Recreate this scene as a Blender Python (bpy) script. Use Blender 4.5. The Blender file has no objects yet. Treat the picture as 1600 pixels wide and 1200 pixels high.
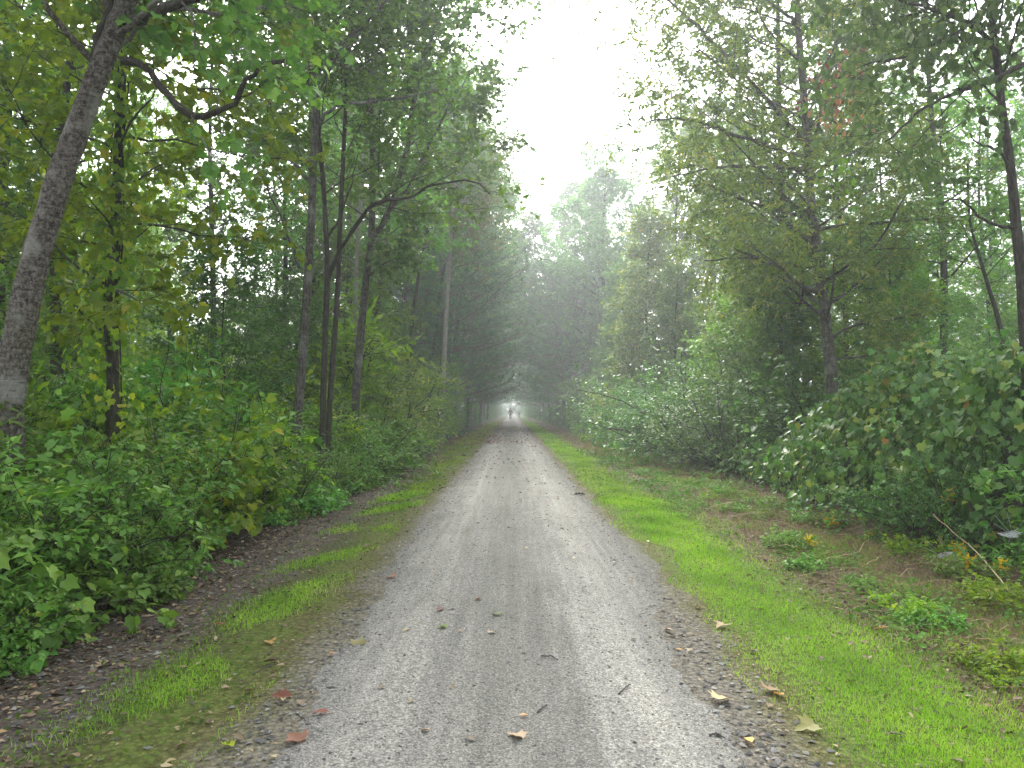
import bpy, math, random
import numpy as np

# ------------------------------------------------------------------ scene, camera, light
sc = bpy.context.scene
C = sc.collection
cam_d = bpy.data.cameras.new('camera'); cam = bpy.data.objects.new('camera', cam_d); C.objects.link(cam)
PITCH = math.radians(1.95)
cam.location = (0, 0, 1.6); cam.rotation_euler = (math.pi/2 + PITCH, 0, 0)
cam_d.sensor_width = 36; cam_d.lens = 27; cam_d.clip_start = .05; cam_d.clip_end = 3000
sc.camera = cam

SUN_EL, SUN_AZ = math.radians(42), math.radians(-4)      # high, ahead of the camera, behind the overcast
world = bpy.data.worlds.new('World'); sc.world = world; world.use_nodes = True
nt = world.node_tree; nt.nodes.clear()
sky = nt.nodes.new('ShaderNodeTexSky'); sky.sky_type = 'NISHITA'; sky.sun_disc = False
sky.sun_elevation = SUN_EL; sky.sun_rotation = SUN_AZ; sky.dust_density = 4; sky.air_density = 1.0
hsv = nt.nodes.new('ShaderNodeHueSaturation'); hsv.inputs['Saturation'].default_value = .24
bg = nt.nodes.new('ShaderNodeBackground'); bg.inputs['Strength'].default_value = .15
wo = nt.nodes.new('ShaderNodeOutputWorld')
nt.links.new(sky.outputs[0], hsv.inputs['Color']); nt.links.new(hsv.outputs[0], bg.inputs[0]); nt.links.new(bg.outputs[0], wo.inputs[0])
sun_d = bpy.data.lights.new('sun', 'SUN'); sun = bpy.data.objects.new('sun', sun_d); C.objects.link(sun)
sun_d.energy = 1.5; sun_d.angle = math.radians(16); sun_d.color = (1, .97, .92)
sun.rotation_euler = (math.pi/2 - SUN_EL, 0, math.pi - SUN_AZ)
sc.view_settings.view_transform = 'Standard'; sc.view_settings.look = 'None'
sc.view_settings.exposure = 2.05; sc.view_settings.gamma = 1; sc.view_settings.use_curve_mapping = False
sc.render.engine = 'CYCLES'
cy = sc.cycles
cy.max_bounces = 8; cy.diffuse_bounces = 5; cy.glossy_bounces = 2; cy.transmission_bounces = 6; cy.volume_bounces = 1
cy.transparent_max_bounces = 6; cy.use_adaptive_sampling = True; cy.adaptive_threshold = .02
cy.caustics_reflective = False; cy.caustics_refractive = False; cy.sample_clamp_indirect = 6

# ------------------------------------------------------------------ helpers
UP = np.array([0., 0, 1])
def RNG(s): return np.random.default_rng(s)
def unit(v): return v / np.maximum(np.linalg.norm(v, axis=-1, keepdims=True), 1e-9)
CP, SP = math.cos(PITCH), math.sin(PITCH)
def at(px, py, depth):
    """the point of the place seen at a pixel of the 1600x1200 photograph, that many metres along the trail"""
    x, y = (px-800)/1200, (600-py)/1200
    d = np.array([x, CP - y*SP, SP + y*CP])
    return np.array([0, 0, 1.6]) + d*(depth/d[1])
def gz(x, y):
    x = np.asarray(x, float); y = np.asarray(y, float)
    side = np.clip((np.abs(x)-2.2)/2.5, 0, 1)
    return (.05*np.sin(x*1.3+1.1*np.sin(y*.7))*np.cos(y*.9+.5*x) + .03*np.sin(x*3.1+y*2.3))*side - .05*side + .035*(1-np.clip(np.abs(x)/1.7, 0, 1)**2)

class MB:
    """collects polygons and links them as one mesh"""
    def __init__(s): s.v = []; s.f = []; s.t = []; s.n = 0
    def add(s, v, f, t=None):
        v = np.asarray(v, float).reshape(-1, 3); f = np.asarray(f, int)
        s.v.append(v); s.f.append(f + s.n); s.n += len(v)
        s.t.append(np.full(len(v), .5) if t is None else np.broadcast_to(np.asarray(t, float), (len(v),)))
        return s
    def mesh(s, name, smooth=False, origin=(0, 0, 0)):
        me = bpy.data.meshes.new(name)
        v = np.concatenate(s.v) - np.asarray(origin)
        me.vertices.add(len(v)); me.vertices.foreach_set('co', v.ravel())
        loops = np.concatenate([f.ravel() for f in s.f]); tot = np.concatenate([np.full(len(f), f.shape[1]) for f in s.f])
        start = np.concatenate([[0], np.cumsum(tot)[:-1]])
        me.loops.add(len(loops)); me.loops.foreach_set('vertex_index', loops)
        me.polygons.add(len(tot)); me.polygons.foreach_set('loop_start', start); me.polygons.foreach_set('loop_total', tot)
        if smooth: me.polygons.foreach_set('use_smooth', np.ones(len(tot), bool))
        a = me.attributes.new('tint', 'FLOAT', 'POINT'); a.data.foreach_set('value', np.concatenate(s.t))
        me.update(calc_edges=True)
        return me
def tag(o, label=None, cat=None, group=None, kind=None):
    if label: o['label'] = label
    if cat: o['category'] = cat
    if group: o['group'] = group
    if kind: o['kind'] = kind
    return o
def link(name, me, m=None, parent=None, loc=(0, 0, 0)):
    o = bpy.data.objects.new(name, me); C.objects.link(o); o.location = loc
    if m is not None:
        if not me.materials: me.materials.append(m)
        elif me.materials[0] != m:
            o.material_slots[0].link = 'OBJECT'; o.material_slots[0].material = m
    if parent is not None: o.parent = parent
    return o
def thing(name, label, cat, loc, group=None, rz=0, s=1):
    o = bpy.data.objects.new(name, None); C.objects.link(o); o.location = loc; o.rotation_euler = (0, 0, rz)
    o.scale = (s, s, s) if np.isscalar(s) else s; o.empty_display_size = .2
    return tag(o, label, cat, group)

# ------------------------------------------------------------------ materials
def mat(name):
    m = bpy.data.materials.new(name); m.use_nodes = True
    n = m.node_tree.nodes; b = n['Principled BSDF']; return m, m.node_tree, n, b
def ramp(nt, fac, stops, interp='LINEAR'):
    r = nt.nodes.new('ShaderNodeValToRGB'); r.color_ramp.interpolation = interp; el = r.color_ramp.elements
    while len(el) > 1: el.remove(el[-1])
    for i, (p, c) in enumerate(stops):
        e = el[0] if i == 0 else el.new(p)
        e.position = p; e.color = (*c, 1) if len(c) == 3 else c
    if fac is not None: nt.links.new(fac, r.inputs[0])
    return r
def noise(nt, scale, vec=None, detail=4, rough=.55, dist=0):
    n = nt.nodes.new('ShaderNodeTexNoise'); n.inputs['Scale'].default_value = scale; n.inputs['Detail'].default_value = detail
    n.inputs['Roughness'].default_value = rough; n.inputs['Distortion'].default_value = dist
    if vec is not None: nt.links.new(vec, n.inputs['Vector'])
    return n
def mathn(nt, op, a, b=None, clamp=False):
    n = nt.nodes.new('ShaderNodeMath'); n.operation = op; n.use_clamp = clamp
    for i, x in enumerate((a, b)):
        if x is None: continue
        if isinstance(x, (int, float)): n.inputs[i].default_value = x
        else: nt.links.new(x, n.inputs[i])
    return n.outputs[0]
def mixc(nt, fac, a, b, mode='MIX'):
    n = nt.nodes.new('ShaderNodeMix'); n.data_type = 'RGBA'; n.blend_type = mode
    for s, x in ((n.inputs[0], fac), (n.inputs[6], a), (n.inputs[7], b)):
        if isinstance(x, (int, float)): s.default_value = x
        elif isinstance(x, tuple): s.default_value = (*x, 1)
        else: nt.links.new(x, s)
    return n.outputs[2]
def objcoord(nt, scale=(1, 1, 1)):
    tc = nt.nodes.new('ShaderNodeTexCoord'); mp = nt.nodes.new('ShaderNodeMapping'); mp.inputs['Scale'].default_value = scale
    nt.links.new(tc.outputs['Object'], mp.inputs['Vector']); return mp.outputs[0]
def bump(nt, b, h, strength=.5, dist=.02):
    n = nt.nodes.new('ShaderNodeBump'); n.inputs['Strength'].default_value = strength; n.inputs['Distance'].default_value = dist
    nt.links.new(h, n.inputs['Height']); nt.links.new(n.outputs[0], b.inputs['Normal'])

def leafmat(name, stops, rough=.55, trans=.42, spec=.3, vary=.28, warm=(1.05, 1.2, .6), gain=1.0):
    """leaf colour runs along the per-leaf tint; light passes through the blade"""
    m, nt, n, b = mat(name)
    a = n.new('ShaderNodeAttribute'); a.attribute_name = 'tint'
    r = ramp(nt, a.outputs['Fac'], [(p, tuple(min(x*gain, .9) for x in c)) for p, c in stops])
    oi = n.new('ShaderNodeObjectInfo')
    h = n.new('ShaderNodeHueSaturation'); nt.links.new(r.outputs[0], h.inputs['Color'])
    nt.links.new(mathn(nt, 'ADD', mathn(nt, 'MULTIPLY', oi.outputs['Random'], 2*vary), 1-vary), h.inputs['Value'])
    nt.links.new(mathn(nt, 'ADD', mathn(nt, 'MULTIPLY', oi.outputs['Random'], .045), .475), h.inputs['Hue'])
    v = noise(nt, 60, objcoord(nt), 2)
    col = mixc(nt, .35, h.outputs[0], mixc(nt, v.outputs['Fac'], (.35, .4, .35), (1.4, 1.4, 1.3)), 'MULTIPLY')
    nt.links.new(col, b.inputs['Base Color'])
    b.inputs['Roughness'].default_value = rough; b.inputs['Specular IOR Level'].default_value = spec
    t = n.new('ShaderNodeBsdfTranslucent'); nt.links.new(mixc(nt, 1, col, warm, 'MULTIPLY'), t.inputs[0])
    mx = n.new('ShaderNodeMixShader'); mx.inputs[0].default_value = trans
    nt.links.new(b.outputs[0], mx.inputs[1]); nt.links.new(t.outputs[0], mx.inputs[2]); nt.links.new(mx.outputs[0], n['Material Output'].inputs[0])
    return m
G = dict(
    mid=leafmat('leaf_green', [(0, (.045, .10, .02)), (.5, (.082, .162, .032)), (.85, (.135, .22, .04)), (.98, (.20, .25, .03)), (1, (.34, .28, .04))], gain=1.65),
    yellow=leafmat('leaf_yellow_green', [(0, (.07, .14, .018)), (.5, (.14, .24, .02)), (.85, (.24, .33, .025)), (1, (.40, .38, .03))], trans=.5, gain=1.4),
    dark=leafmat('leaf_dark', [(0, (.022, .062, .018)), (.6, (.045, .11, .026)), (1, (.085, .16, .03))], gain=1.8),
    blue=leafmat('leaf_blue_green', [(0, (.045, .10, .038)), (.6, (.078, .145, .05)), (1, (.13, .20, .055))], gain=1.65),
    vine=leafmat('leaf_vine', [(0, (.032, .095, .022)), (.5, (.06, .15, .034)), (.9, (.12, .22, .04)), (.985, (.22, .26, .04)), (1, (.38, .22, .05))], rough=.5, trans=.25, spec=.35, gain=1.8),
    olive=leafmat('leaf_olive', [(0, (.055, .095, .025)), (.45, (.10, .15, .035)), (.8, (.17, .20, .042)), (.95, (.30, .25, .05)), (1, (.38, .22, .06))], trans=.35, gain=1.8),
    dull=leafmat('leaf_dull', [(0, (.07, .09, .035)), (.5, (.12, .13, .05)), (1, (.20, .18, .07))], gain=1.35),
    needle=leafmat('needle', [(0, (.02, .065, .024)), (.6, (.04, .11, .036)), (1, (.10, .20, .05))], rough=.5, trans=.2, gain=1.6),
    under=leafmat('leaf_undergrowth', [(0, (.04, .105, .018)), (.5, (.075, .17, .028)), (.85, (.13, .25, .035)), (.97, (.24, .28, .04)), (1, (.42, .34, .06))], trans=.3, gain=1.65),
    brown=leafmat('leaf_dead', [(0, (.045, .032, .02)), (.35, (.115, .082, .05)), (.7, (.24, .175, .10)), (.9, (.38, .30, .19)), (1, (.45, .25, .07))], rough=.6, trans=.1, warm=(1, .9, .7)),
    russet=leafmat('leaf_russet', [(0, (.13, .05, .03)), (.5, (.24, .12, .07)), (.8, (.34, .22, .13)), (1, (.42, .27, .09))], rough=.5, trans=.4, warm=(1.2, .9, .6), gain=1.35),
    grass=leafmat('grass_blade', [(0, (.05, .10, .014)), (.3, (.12, .225, .018)), (.65, (.20, .325, .028)), (.88, (.27, .36, .055)), (1, (.36, .33, .14))], rough=.5, trans=.35, gain=1.4),
    moss=leafmat('moss_blade', [(0, (.07, .10, .02)), (.5, (.14, .19, .028)), (1, (.24, .31, .035))], rough=.8, trans=.2, gain=1.25),
    straw=leafmat('straw', [(0, (.10, .065, .035)), (.5, (.23, .165, .085)), (.85, (.38, .29, .15)), (1, (.55, .44, .25))], rough=.6, trans=.1, warm=(1, .9, .7)),
    weed=leafmat('leaf_weed', [(0, (.05, .12, .025)), (.5, (.09, .19, .035)), (1, (.16, .26, .05))], rough=.8, spec=.12, trans=.3),
    flower=leafmat('goldenrod_flower', [(0, (.55, .38, .01)), (1, (.85, .62, .02))], rough=.6, trans=.3, warm=(1.1, 1, .5)),
)
def barkmat(name, c0, c1, c2, bands=False, lich=.0):
    m, nt, n, b = mat(name)
    co = objcoord(nt, (1, 1, .75 if name == 'bark_cherry' else .22)); co2 = objcoord(nt)
    n1 = noise(nt, 34, co, 7, .72, .3); n2 = noise(nt, 3, co2, 3)
    base = ramp(nt, n1.outputs['Fac'], [(.36, c0), (.5, c1), (.64, c2)]).outputs[0]
    col = mixc(nt, ramp(nt, n2.outputs['Fac'], [(.52, (0, 0, 0)), (.66, (1, 1, 1))]).outputs[0], base, mixc(nt, lich, base, (.42, .43, .38)))
    h = n1.outputs['Fac']
    if bands:
        n3 = noise(nt, 6, objcoord(nt, (1.2, 1.2, 7)), 4, .6, .4)
        col = mixc(nt, ramp(nt, n3.outputs['Fac'], [(.52, (0, 0, 0)), (.6, (.55, .55, .55)), (.66, (0, 0, 0))]).outputs[0], col, c2)
        col = mixc(nt, ramp(nt, n3.outputs['Fac'], [(.30, (.75, .75, .75)), (.40, (0, 0, 0))]).outputs[0], col, c0)
        h = mathn(nt, 'ADD', h, n3.outputs['Fac'])
    n5 = noise(nt, 2.3, co2, 5, .6); sp = nt.nodes.new('ShaderNodeSeparateXYZ'); nt.links.new(co2, sp.inputs[0])
    mossy = mathn(nt, 'MULTIPLY', ramp(nt, n5.outputs['Fac'], [(.45, (0, 0, 0)), (.62, (.7, .7, .7))]).outputs[0], mathn(nt, 'SUBTRACT', 1.0, mathn(nt, 'DIVIDE', sp.outputs[2], 3.0), True))
    col = mixc(nt, mossy, col, (.07, .10, .03))                 # moss grows near the foot
    nt.links.new(col, b.inputs['Base Color']); b.inputs['Roughness'].default_value = .85; b.inputs['Specular IOR Level'].default_value = .25
    bump(nt, b, h, 1.0, .025)
    return m
B = dict(
    cherry=barkmat('bark_cherry', (.025, .02, .016), (.10, .083, .07), (.27, .245, .215), True, .45),
    grey=barkmat('bark_grey', (.022, .019, .016), (.075, .066, .056), (.17, .155, .135), True, .3),
    dark=barkmat('bark_dark', (.022, .018, .015), (.05, .042, .034), (.085, .075, .062)),
    pale=barkmat('bark_pale', (.16, .14, .12), (.28, .25, .22), (.40, .37, .33), True, .4),
    pine=barkmat('bark_pine', (.06, .048, .04), (.13, .11, .095), (.20, .175, .155)),
)
def plain(name, c, rough=.7, var=.3, scale=30):
    m, nt, n, b = mat(name)
    v = noise(nt, scale, objcoord(nt), 4)
    nt.links.new(mixc(nt, v.outputs['Fac'], tuple(x*(1-var) for x in c), tuple(x*(1+var) for x in c)), b.inputs['Base Color'])
    b.inputs['Roughness'].default_value = rough; return m

# ------------------------------------------------------------------ geometry builders
def tubes(mb, pts, rad, sides, tint=.5, jit=0, rng=None):
    Bn, m, _ = pts.shape
    T = unit(np.gradient(pts, axis=1))
    ref = np.where(np.abs(T.mean(1)[:, 2:3]) > .8, np.array([[1., 0, 0]]), np.array([[0., 0, 1]]))[:, None]
    u = unit(np.cross(T, np.broadcast_to(ref, T.shape))); w = np.cross(T, u)
    a = np.arange(sides)/sides*2*np.pi
    rad = rad[:, :, None]*np.ones(sides)
    if jit:
        nz_ = rng.normal(size=rad.shape); nz_ = nz_ + np.roll(nz_, 1, 1) + np.roll(nz_, -1, 1)*.7; rad = rad*(1 + jit*nz_*.6)
        for _k in range(m//9):                                  # knots and branch scars
            i_, j_ = rng.integers(m-2), rng.integers(sides); rad[:, i_, j_] *= 1.28; rad[:, i_+1, j_] *= 1.18; rad[:, i_, (j_+1) % sides] *= 1.12
    ring = pts[:, :, None] + rad[..., None]*(u[:, :, None]*np.cos(a)[:, None] + w[:, :, None]*np.sin(a)[:, None])
    idx = np.arange(Bn*m*sides).reshape(Bn, m, sides); nx = np.roll(idx, -1, 2)
    f = np.stack([idx[:, :-1], nx[:, :-1], nx[:, 1:], idx[:, 1:]], -1).reshape(-1, 4)
    mb.add(ring, f, tint)
def catmull(p, n):
    p = np.asarray(p, float); q = np.vstack([2*p[0]-p[1], p, 2*p[-1]-p[-2]]); t = np.linspace(0, len(p)-1.0001, n)
    i = t.astype(int); u = (t-i)[:, None]; a, b, c, d = q[i], q[i+1], q[i+2], q[i+3]
    return .5*(2*b + (c-a)*u + (2*a-5*b+4*c-d)*u**2 + (3*b-a-3*c+d)*u**3)
def grow(start, d, length, m, rng, wander=.12, up=0.05):
    d = unit(d); out = [start]; step = (length/(m-1))[:, None]
    for _ in range(m-1):
        d = unit(d + rng.normal(size=d.shape)*wander + np.array([0, 0, up])); out.append(out[-1] + d*step)
    return np.stack(out, 1)
def along(pts, t):
    Bn, m, _ = pts.shape; x = t*(m-1); i = np.clip(x.astype(int), 0, m-2); u = (x-i)[..., None]
    b = np.arange(Bn)[:, None]
    return pts[b, i]*(1-u) + pts[b, i+1]*u, unit(pts[b, i+1]-pts[b, i])
def spawn(pts, n, t0, t1, ang, rng, flat=1.0):
    """n children on each parent: start, direction, parent's index, t"""
    Bn = len(pts)
    t = t0 + (t1-t0)*(np.arange(n)[None] + rng.random((Bn, n)))/n
    p, T = along(pts, t)
    az = np.arange(n)[None]*2.4 + rng.random((Bn, 1))*6.28 + rng.normal(size=(Bn, n))*.3
    ref = np.where(np.abs(T[..., 2:3]) > .9, np.array([1., 0, 0]), UP)
    u = unit(np.cross(T, ref)); w = np.cross(u, T)
    perp = u*np.cos(az)[..., None] + w*np.sin(az)[..., None]*flat
    a = np.radians(ang[0] + (ang[1]-ang[0])*rng.random((Bn, n)))[..., None]
    d = T*np.cos(a) + unit(perp)*np.sin(a)
    return p.reshape(-1, 3), d.reshape(-1, 3), np.repeat(np.arange(Bn), n), t.ravel()

def fan(outline, c=None, droop=.2, fold=.12):
    o = np.array(outline, float); o = np.vstack([o, [(-x, y) for x, y in o[::-1] if abs(x) > 1e-6]])
    z = lambda q: fold*np.abs(q[:, 0]) - droop*np.clip(q[:, 1], 0, 2)**2
    if c is None:
        v = np.column_stack([o, z(o)]); k = len(o)
        return v, np.array([(0, i, i+1) for i in range(1, k-1)])
    o2 = np.vstack([o, [c]]); v = np.column_stack([o2, z(o2)]); k = len(o)
    return v, np.array([(k, i, (i+1) % k) for i in range(k)])
LEAF = dict(
    diamond=(np.array([(0, 0, 0), (.27, .45, .05), (0, 1, -.12), (-.27, .45, .05)]), np.array([(0, 1, 2), (0, 2, 3)])),
    lance=(np.array([(0, 0, 0), (.19, .4, .03), (0, 1, -.18), (-.19, .4, .03)]), np.array([(0, 1, 2), (0, 2, 3)])),
    oval=fan([(0, 0), (.25, .25), (.27, .55), (0, 1)]),
    round=fan([(0, 0), (.38, .12), (.44, .5), (0, 1)], droop=.12),
    grape=fan([(0, .1), (.28, -.08), (.52, .18), (.44, .36), (.5, .66), (.24, .7), (0, 1.05)], (0, .35), .3, .2),
    maple=fan([(0, .06), (.2, -.02), (.34, .1), (.62, .12), (.44, .3), (.62, .52), (.34, .5), (.2, .58), (.2, .75), (0, 1.05)], (0, .25), .12, .1),
    oak=fan([(0, 0), (.07, .12), (.22, .18), (.12, .32), (.34, .42), (.16, .54), (.36, .7), (.17, .76), (.16, .92), (0, 1)], (0, .5), .15, .15),
)
def leaves(mb, P, D, N, size, kind, tint):
    V, F = LEAF[kind]; D = unit(D); X = unit(np.cross(D, N)); N = np.cross(X, D)
    size = np.broadcast_to(np.asarray(size, float), (len(P),))
    v = P[:, None] + size[:, None, None]*(V[None, :, :1]*X[:, None] + V[None, :, 1:2]*D[:, None] + V[None, :, 2:]*N[:, None])
    f = (F[None] + (np.arange(len(P))*len(V))[:, None, None]).reshape(-1, 3)
    mb.add(v, f, np.repeat(tint, len(V)))
def twig_leaves(mb, pts, n, rng, size, kind, droop=.25, mode='spray', tint=(.0, 1), jitter=.4, t0=.12):
    Bn = len(pts)
    t = t0 + (1-t0)*(np.arange(n)[None] + rng.random((Bn, n)))/n
    p, T = along(pts, np.minimum(t, .999)); sgn = np.where(np.arange(n) % 2, 1., -1)[None, :, None]
    side = unit(np.cross(T, UP) + rng.normal(size=T.shape)*.15)
    if mode == 'hang':
        D = rng.normal(size=T.shape)*.4 + np.array([0, 0, -1.]); N = rng.normal(size=T.shape)
    else:
        D = T*.55 + side*sgn*.85 + rng.normal(size=T.shape)*jitter + np.array([0, 0, -droop]); N = UP + rng.normal(size=T.shape)*.42
    tb = rng.random((Bn, 1))*.6 + rng.random((Bn, n))*.4 if tint is None else tint[0] + (tint[1]-tint[0])*np.clip(.35*rng.random((Bn, 1)) + .65*rng.random((Bn, n)), 0, 1)
    s = size*(.5 + .85*rng.random((Bn, n)))
    leaves(mb, p.reshape(-1, 3), D.reshape(-1, 3), N.reshape(-1, 3), s.ravel(), kind, tb.ravel())

def tree_geo(seed, trunk, r0, r1, n1=20, t0=.3, t1=.98, L1=3., prof=None, ang1=(45, 75), n2=6, L2=.45, n3=6, L3=.45, nl=9, leaf='oval', size=.08,
             up=.06, bias=None, extra=(), sides=10, twigs=True, mode='spray', droop=.25, leaf_t0=.12, tint=(0, 1), r_b=.35, keep=None, wander=.12):
    """trunk, limbs, branchlets and leaves grown from a trunk line"""
    rng = RNG(seed); W, Lf = MB(), MB()
    nr = 80 if twigs else 26; tr = catmull(trunk, nr)[None]; tt = np.linspace(0, 1, nr); rr = r0 + (r1-r0)*tt**.8
    rr = rr*(1 + .35*np.exp(-tt*26)); rr[-1] *= .3
    tubes(W, tr, rr[None], sides*2 if twigs else sides, jit=.05 if twigs else .02, rng=rng)
    s, d, pi, t = spawn(tr, n1, t0, t1, ang1, rng)
    q = (t-t0)/(t1-t0); prof = prof or (lambda x: .35 + .65*np.sin(np.pi*np.clip(x*.85+.12, 0, 1)))
    ln = L1*prof(q)*(.7 + .6*rng.random(n1))
    if bias is not None: d = unit(d + np.asarray(bias)); 
    b1 = grow(s, d, ln, 8, rng, wander, up)
    rb = np.interp(t, tt, rr)*r_b; tap = np.linspace(1, .15, 8)[None]
    tubes(W, b1, rb[:, None]*tap, 6)
    lens = ln
    if len(extra):
        ex = np.stack([catmull(e[0], 8) for e in extra]); er = np.array([e[1] for e in extra])
        b1 = np.concatenate([b1, ex]); lens = np.concatenate([ln, [np.linalg.norm(np.diff(e, axis=0), axis=1).sum() for e in ex]])
        rb = np.concatenate([rb, er])
    s, d, pi, t = spawn(b1, n2, .25, 1, (35, 65), rng, .6)
    l2 = np.maximum(lens[pi]*L2*(1.15-.6*t), .35)*(.7+.6*rng.random(len(t)))
    b2 = grow(s, d, l2, 5, rng, .16, up*.6)
    tubes(W, b2, (np.maximum(rb[pi]*.32*(1.2-t), .005))[:, None]*np.linspace(1, .3, 5)[None], 4)
    s, d, pi, t = spawn(b2, n3, .2, 1, (30, 60), rng, .5)
    b3 = grow(s, d, L3*(.6+.8*rng.random(len(t))), 4, rng, .2, 0)
    if twigs: tubes(W, b3, np.full((len(b3), 1), .004)*np.linspace(1, .4, 4)[None], 3)
    if keep is not None: b3 = b3[keep(b3[:, -1], rng)]
    if len(b3): twig_leaves(Lf, b3, nl, rng, size, leaf, droop, mode, tint, t0=leaf_t0)
    return W, Lf
def pine_geo(seed, h, r, n=60, zc=2.8, L=5.0, lsize=.30, wh=13, flat=.14):
    rng = RNG(seed); W, Lf = MB(), MB()
    tr = catmull([(0, 0, 0), (.1*rng.normal(), .1, h*.3), (.2*rng.normal(), 0, h*.65), (0, 0, h)], 20)[None]
    tubes(W, tr, (r*(1-np.linspace(0, 1, 20)*.93))[None], 9)
    s, d, pi, t = spawn(tr, n, zc/h, .985, (72, 96), rng)
    t = (zc + (h*.985-zc)*(np.round((t*h-zc)/(h*.985-zc)*wh)+.12*rng.normal(size=n))/wh)/h; s = along(tr, np.clip(t, 0, .999)[None])[0][0]
    q = (t*h-zc)/(h-zc); ln = L*(.35+.65*np.sin(np.pi*np.clip(.3+.7*q, 0, 1))**.8)*(.65+.5*rng.random(n))
    b1 = grow(s, d, ln, 8, rng, .05, .035)
    tubes(W, b1, (.06*(1-t)+.02)[:, None]*np.linspace(1, .2, 8)[None], 5)
    nd = 6
    for _ in range(10):                                     # dead lower stubs
        pass
    s, d, pi, t = spawn(b1, 14, .2, 1, (35, 60), rng, flat)
    b2 = grow(s, d, np.maximum(ln[pi]*.34*(1.1-.6*t), .4), 4, rng, .08, .06)
    tubes(W, b2, np.full((len(b2), 1), .012)*np.linspace(1, .4, 4)[None], 3)
    n2 = 7
    s, d, pi, t = spawn(b2, n2, .15, 1.0, (10, 55), rng, .5)
    k = 5                                                   # needle sprays of a tuft
    P = np.repeat(s, k, 0); D = unit(np.repeat(unit(d + np.array([0, 0, .2])), k, 0) + rng.normal(size=(len(s)*k, 3))*np.array([.45, .45, .28]))
    leaves(Lf, P, D, UP + rng.normal(size=P.shape)*.6, lsize*(.7+.6*rng.random(len(P))), 'needle', np.repeat(rng.random(len(s))*.8, k) + rng.random(len(P))*.2)
    return W, Lf
LEAF['blade'] = (np.array([(0, 0, 0), (.36, .42, .06), (0, 1, -.14), (-.36, .42, .06)]), np.array([(0, 1, 2), (0, 2, 3)]))
LEAF['needle'] = (np.array([(-.075, 0, 0), (.075, 0, 0), (0, 1, -.06)]), np.array([(0, 1, 2)]))

def bush_geo(seed, n1=14, h=1.4, spread=.6, n2=7, n3=5, nl=7, leaf='oval', size=.06, L2=.45, L3=.22, tint=(0, 1), mode='spray', droop=.25, base=.25, up=.04, fill=True):
    rng = RNG(seed); W, Lf = MB(), MB()
    a = rng.random(n1)*6.28; s = np.column_stack([np.cos(a), np.sin(a), np.zeros(n1)])*base*rng.random((n1, 1))
    d = np.column_stack([np.cos(a)*spread, np.sin(a)*spread, np.ones(n1)]) + rng.normal(size=(n1, 3))*.2
    b1 = grow(s, d, h*(.6+.6*rng.random(n1)), 7, rng, .16, -up)
    tubes(W, b1, np.full((n1, 1), .012*h/1.2)*np.linspace(1, .3, 7)[None], 5)
    s, d, pi, t = spawn(b1, n2, .12, 1, (40, 75), rng)
    b2 = grow(s, d, h*L2*(1.1-.5*t)*(.6+.7*rng.random(len(t))), 5, rng, .18, 0)
    tubes(W, b2, np.full((len(b2), 1), .005)*np.linspace(1, .4, 5)[None], 3)
    s, d, pi, t = spawn(b2, n3, .15, 1, (30, 65), rng, .6)
    b3 = grow(s, d, L3*(.6+.8*rng.random(len(t))), 3, rng, .15, 0)
    twig_leaves(Lf, b3, nl, rng, size, leaf, droop, mode, tint)
    s, d, pi, t = spawn(b1, 2, .3, 1, (20, 60), rng); b4 = grow(s, d+np.array([0, 0, .3]), h*(.35+.35*rng.random(len(t))), 6, rng, .2, 0)
    tubes(W, b4, np.full((len(b4), 1), .005)*np.linspace(1, .25, 6)[None], 3)     # bare shoots that stick out
    return W, Lf

ORD = 'first second third fourth fifth sixth seventh eighth ninth tenth eleventh twelfth thirteenth fourteenth fifteenth sixteenth seventeenth eighteenth nineteenth twentieth'.split()
def nth(k):
    if k <= 20: return ORD[k-1]
    t, u = divmod(k, 10); tens = {2: 'twent', 3: 'thirt', 4: 'fort', 5: 'fift'}[t]
    return tens+'ieth' if u == 0 else tens+'y-'+ORD[u-1]
MARKS = [(25, 'the leaning cherry'), (177, 'the vine-wrapped trunk'), (480, 'the straight grey trunk'), (560, 'the forked trunk'), (698, 'the pale half-bare trunk'), (800, 'the trail'), (960, 'the bushy viny tree'), (1240, 'the dark trunk'), (1292, 'the yellowing tree'), (1560, 'the bent sapling'), (1600, 'the round-leaved tree')]
PEND = []
def later(o, what): PEND.append((o, what))
def settle():
    '''a label from what the thing stands between in the view, counted in depth'''
    by = {}
    for o, what in PEND:
        x, y = o.location.x, o.location.y; px = 800+1200*x/y; i = sum(px > m for m, _ in MARKS)
        wh = 'outside '+MARKS[0][1] if i == 0 else 'outside '+MARKS[-1][1] if i == len(MARKS) else 'between %s and %s' % (MARKS[i-1][1].replace('the ', ''), MARKS[i][1].replace('the ', ''))
        by.setdefault((what, wh), []).append((y, o))
    for (what, wh), v in by.items():
        v.sort(key=lambda q: q[0])
        for k, (y, o) in enumerate(v): o['label'] = '%s %s, %s back' % (what, wh, nth(k+1)) if len(v) > 1 else '%s %s' % (what, wh)
class Proto:
    def __init__(s, name, W, Lf, wood, leafm, crown='crown', trunk='trunk'):
        s.name = name; s.parts = [(trunk, W.mesh(trunk, True), wood), (crown, Lf.mesh(crown), leafm)]
def plant(pr, x, y, label, cat='tree', group=None, s=1., rz=0., leafm=None, wood=None, z=None, tilt=(0, 0), name=None):
    r = thing(name or pr.name, label, cat, (x, y, float(gz(x, y)) - .04 if z is None else z), group, rz, s)
    r.rotation_euler = (tilt[0], tilt[1], rz)
    for i, (n, me, m) in enumerate(pr.parts): link(n, me, (wood if i == 0 else leafm) or m, r)
    return r
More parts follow.
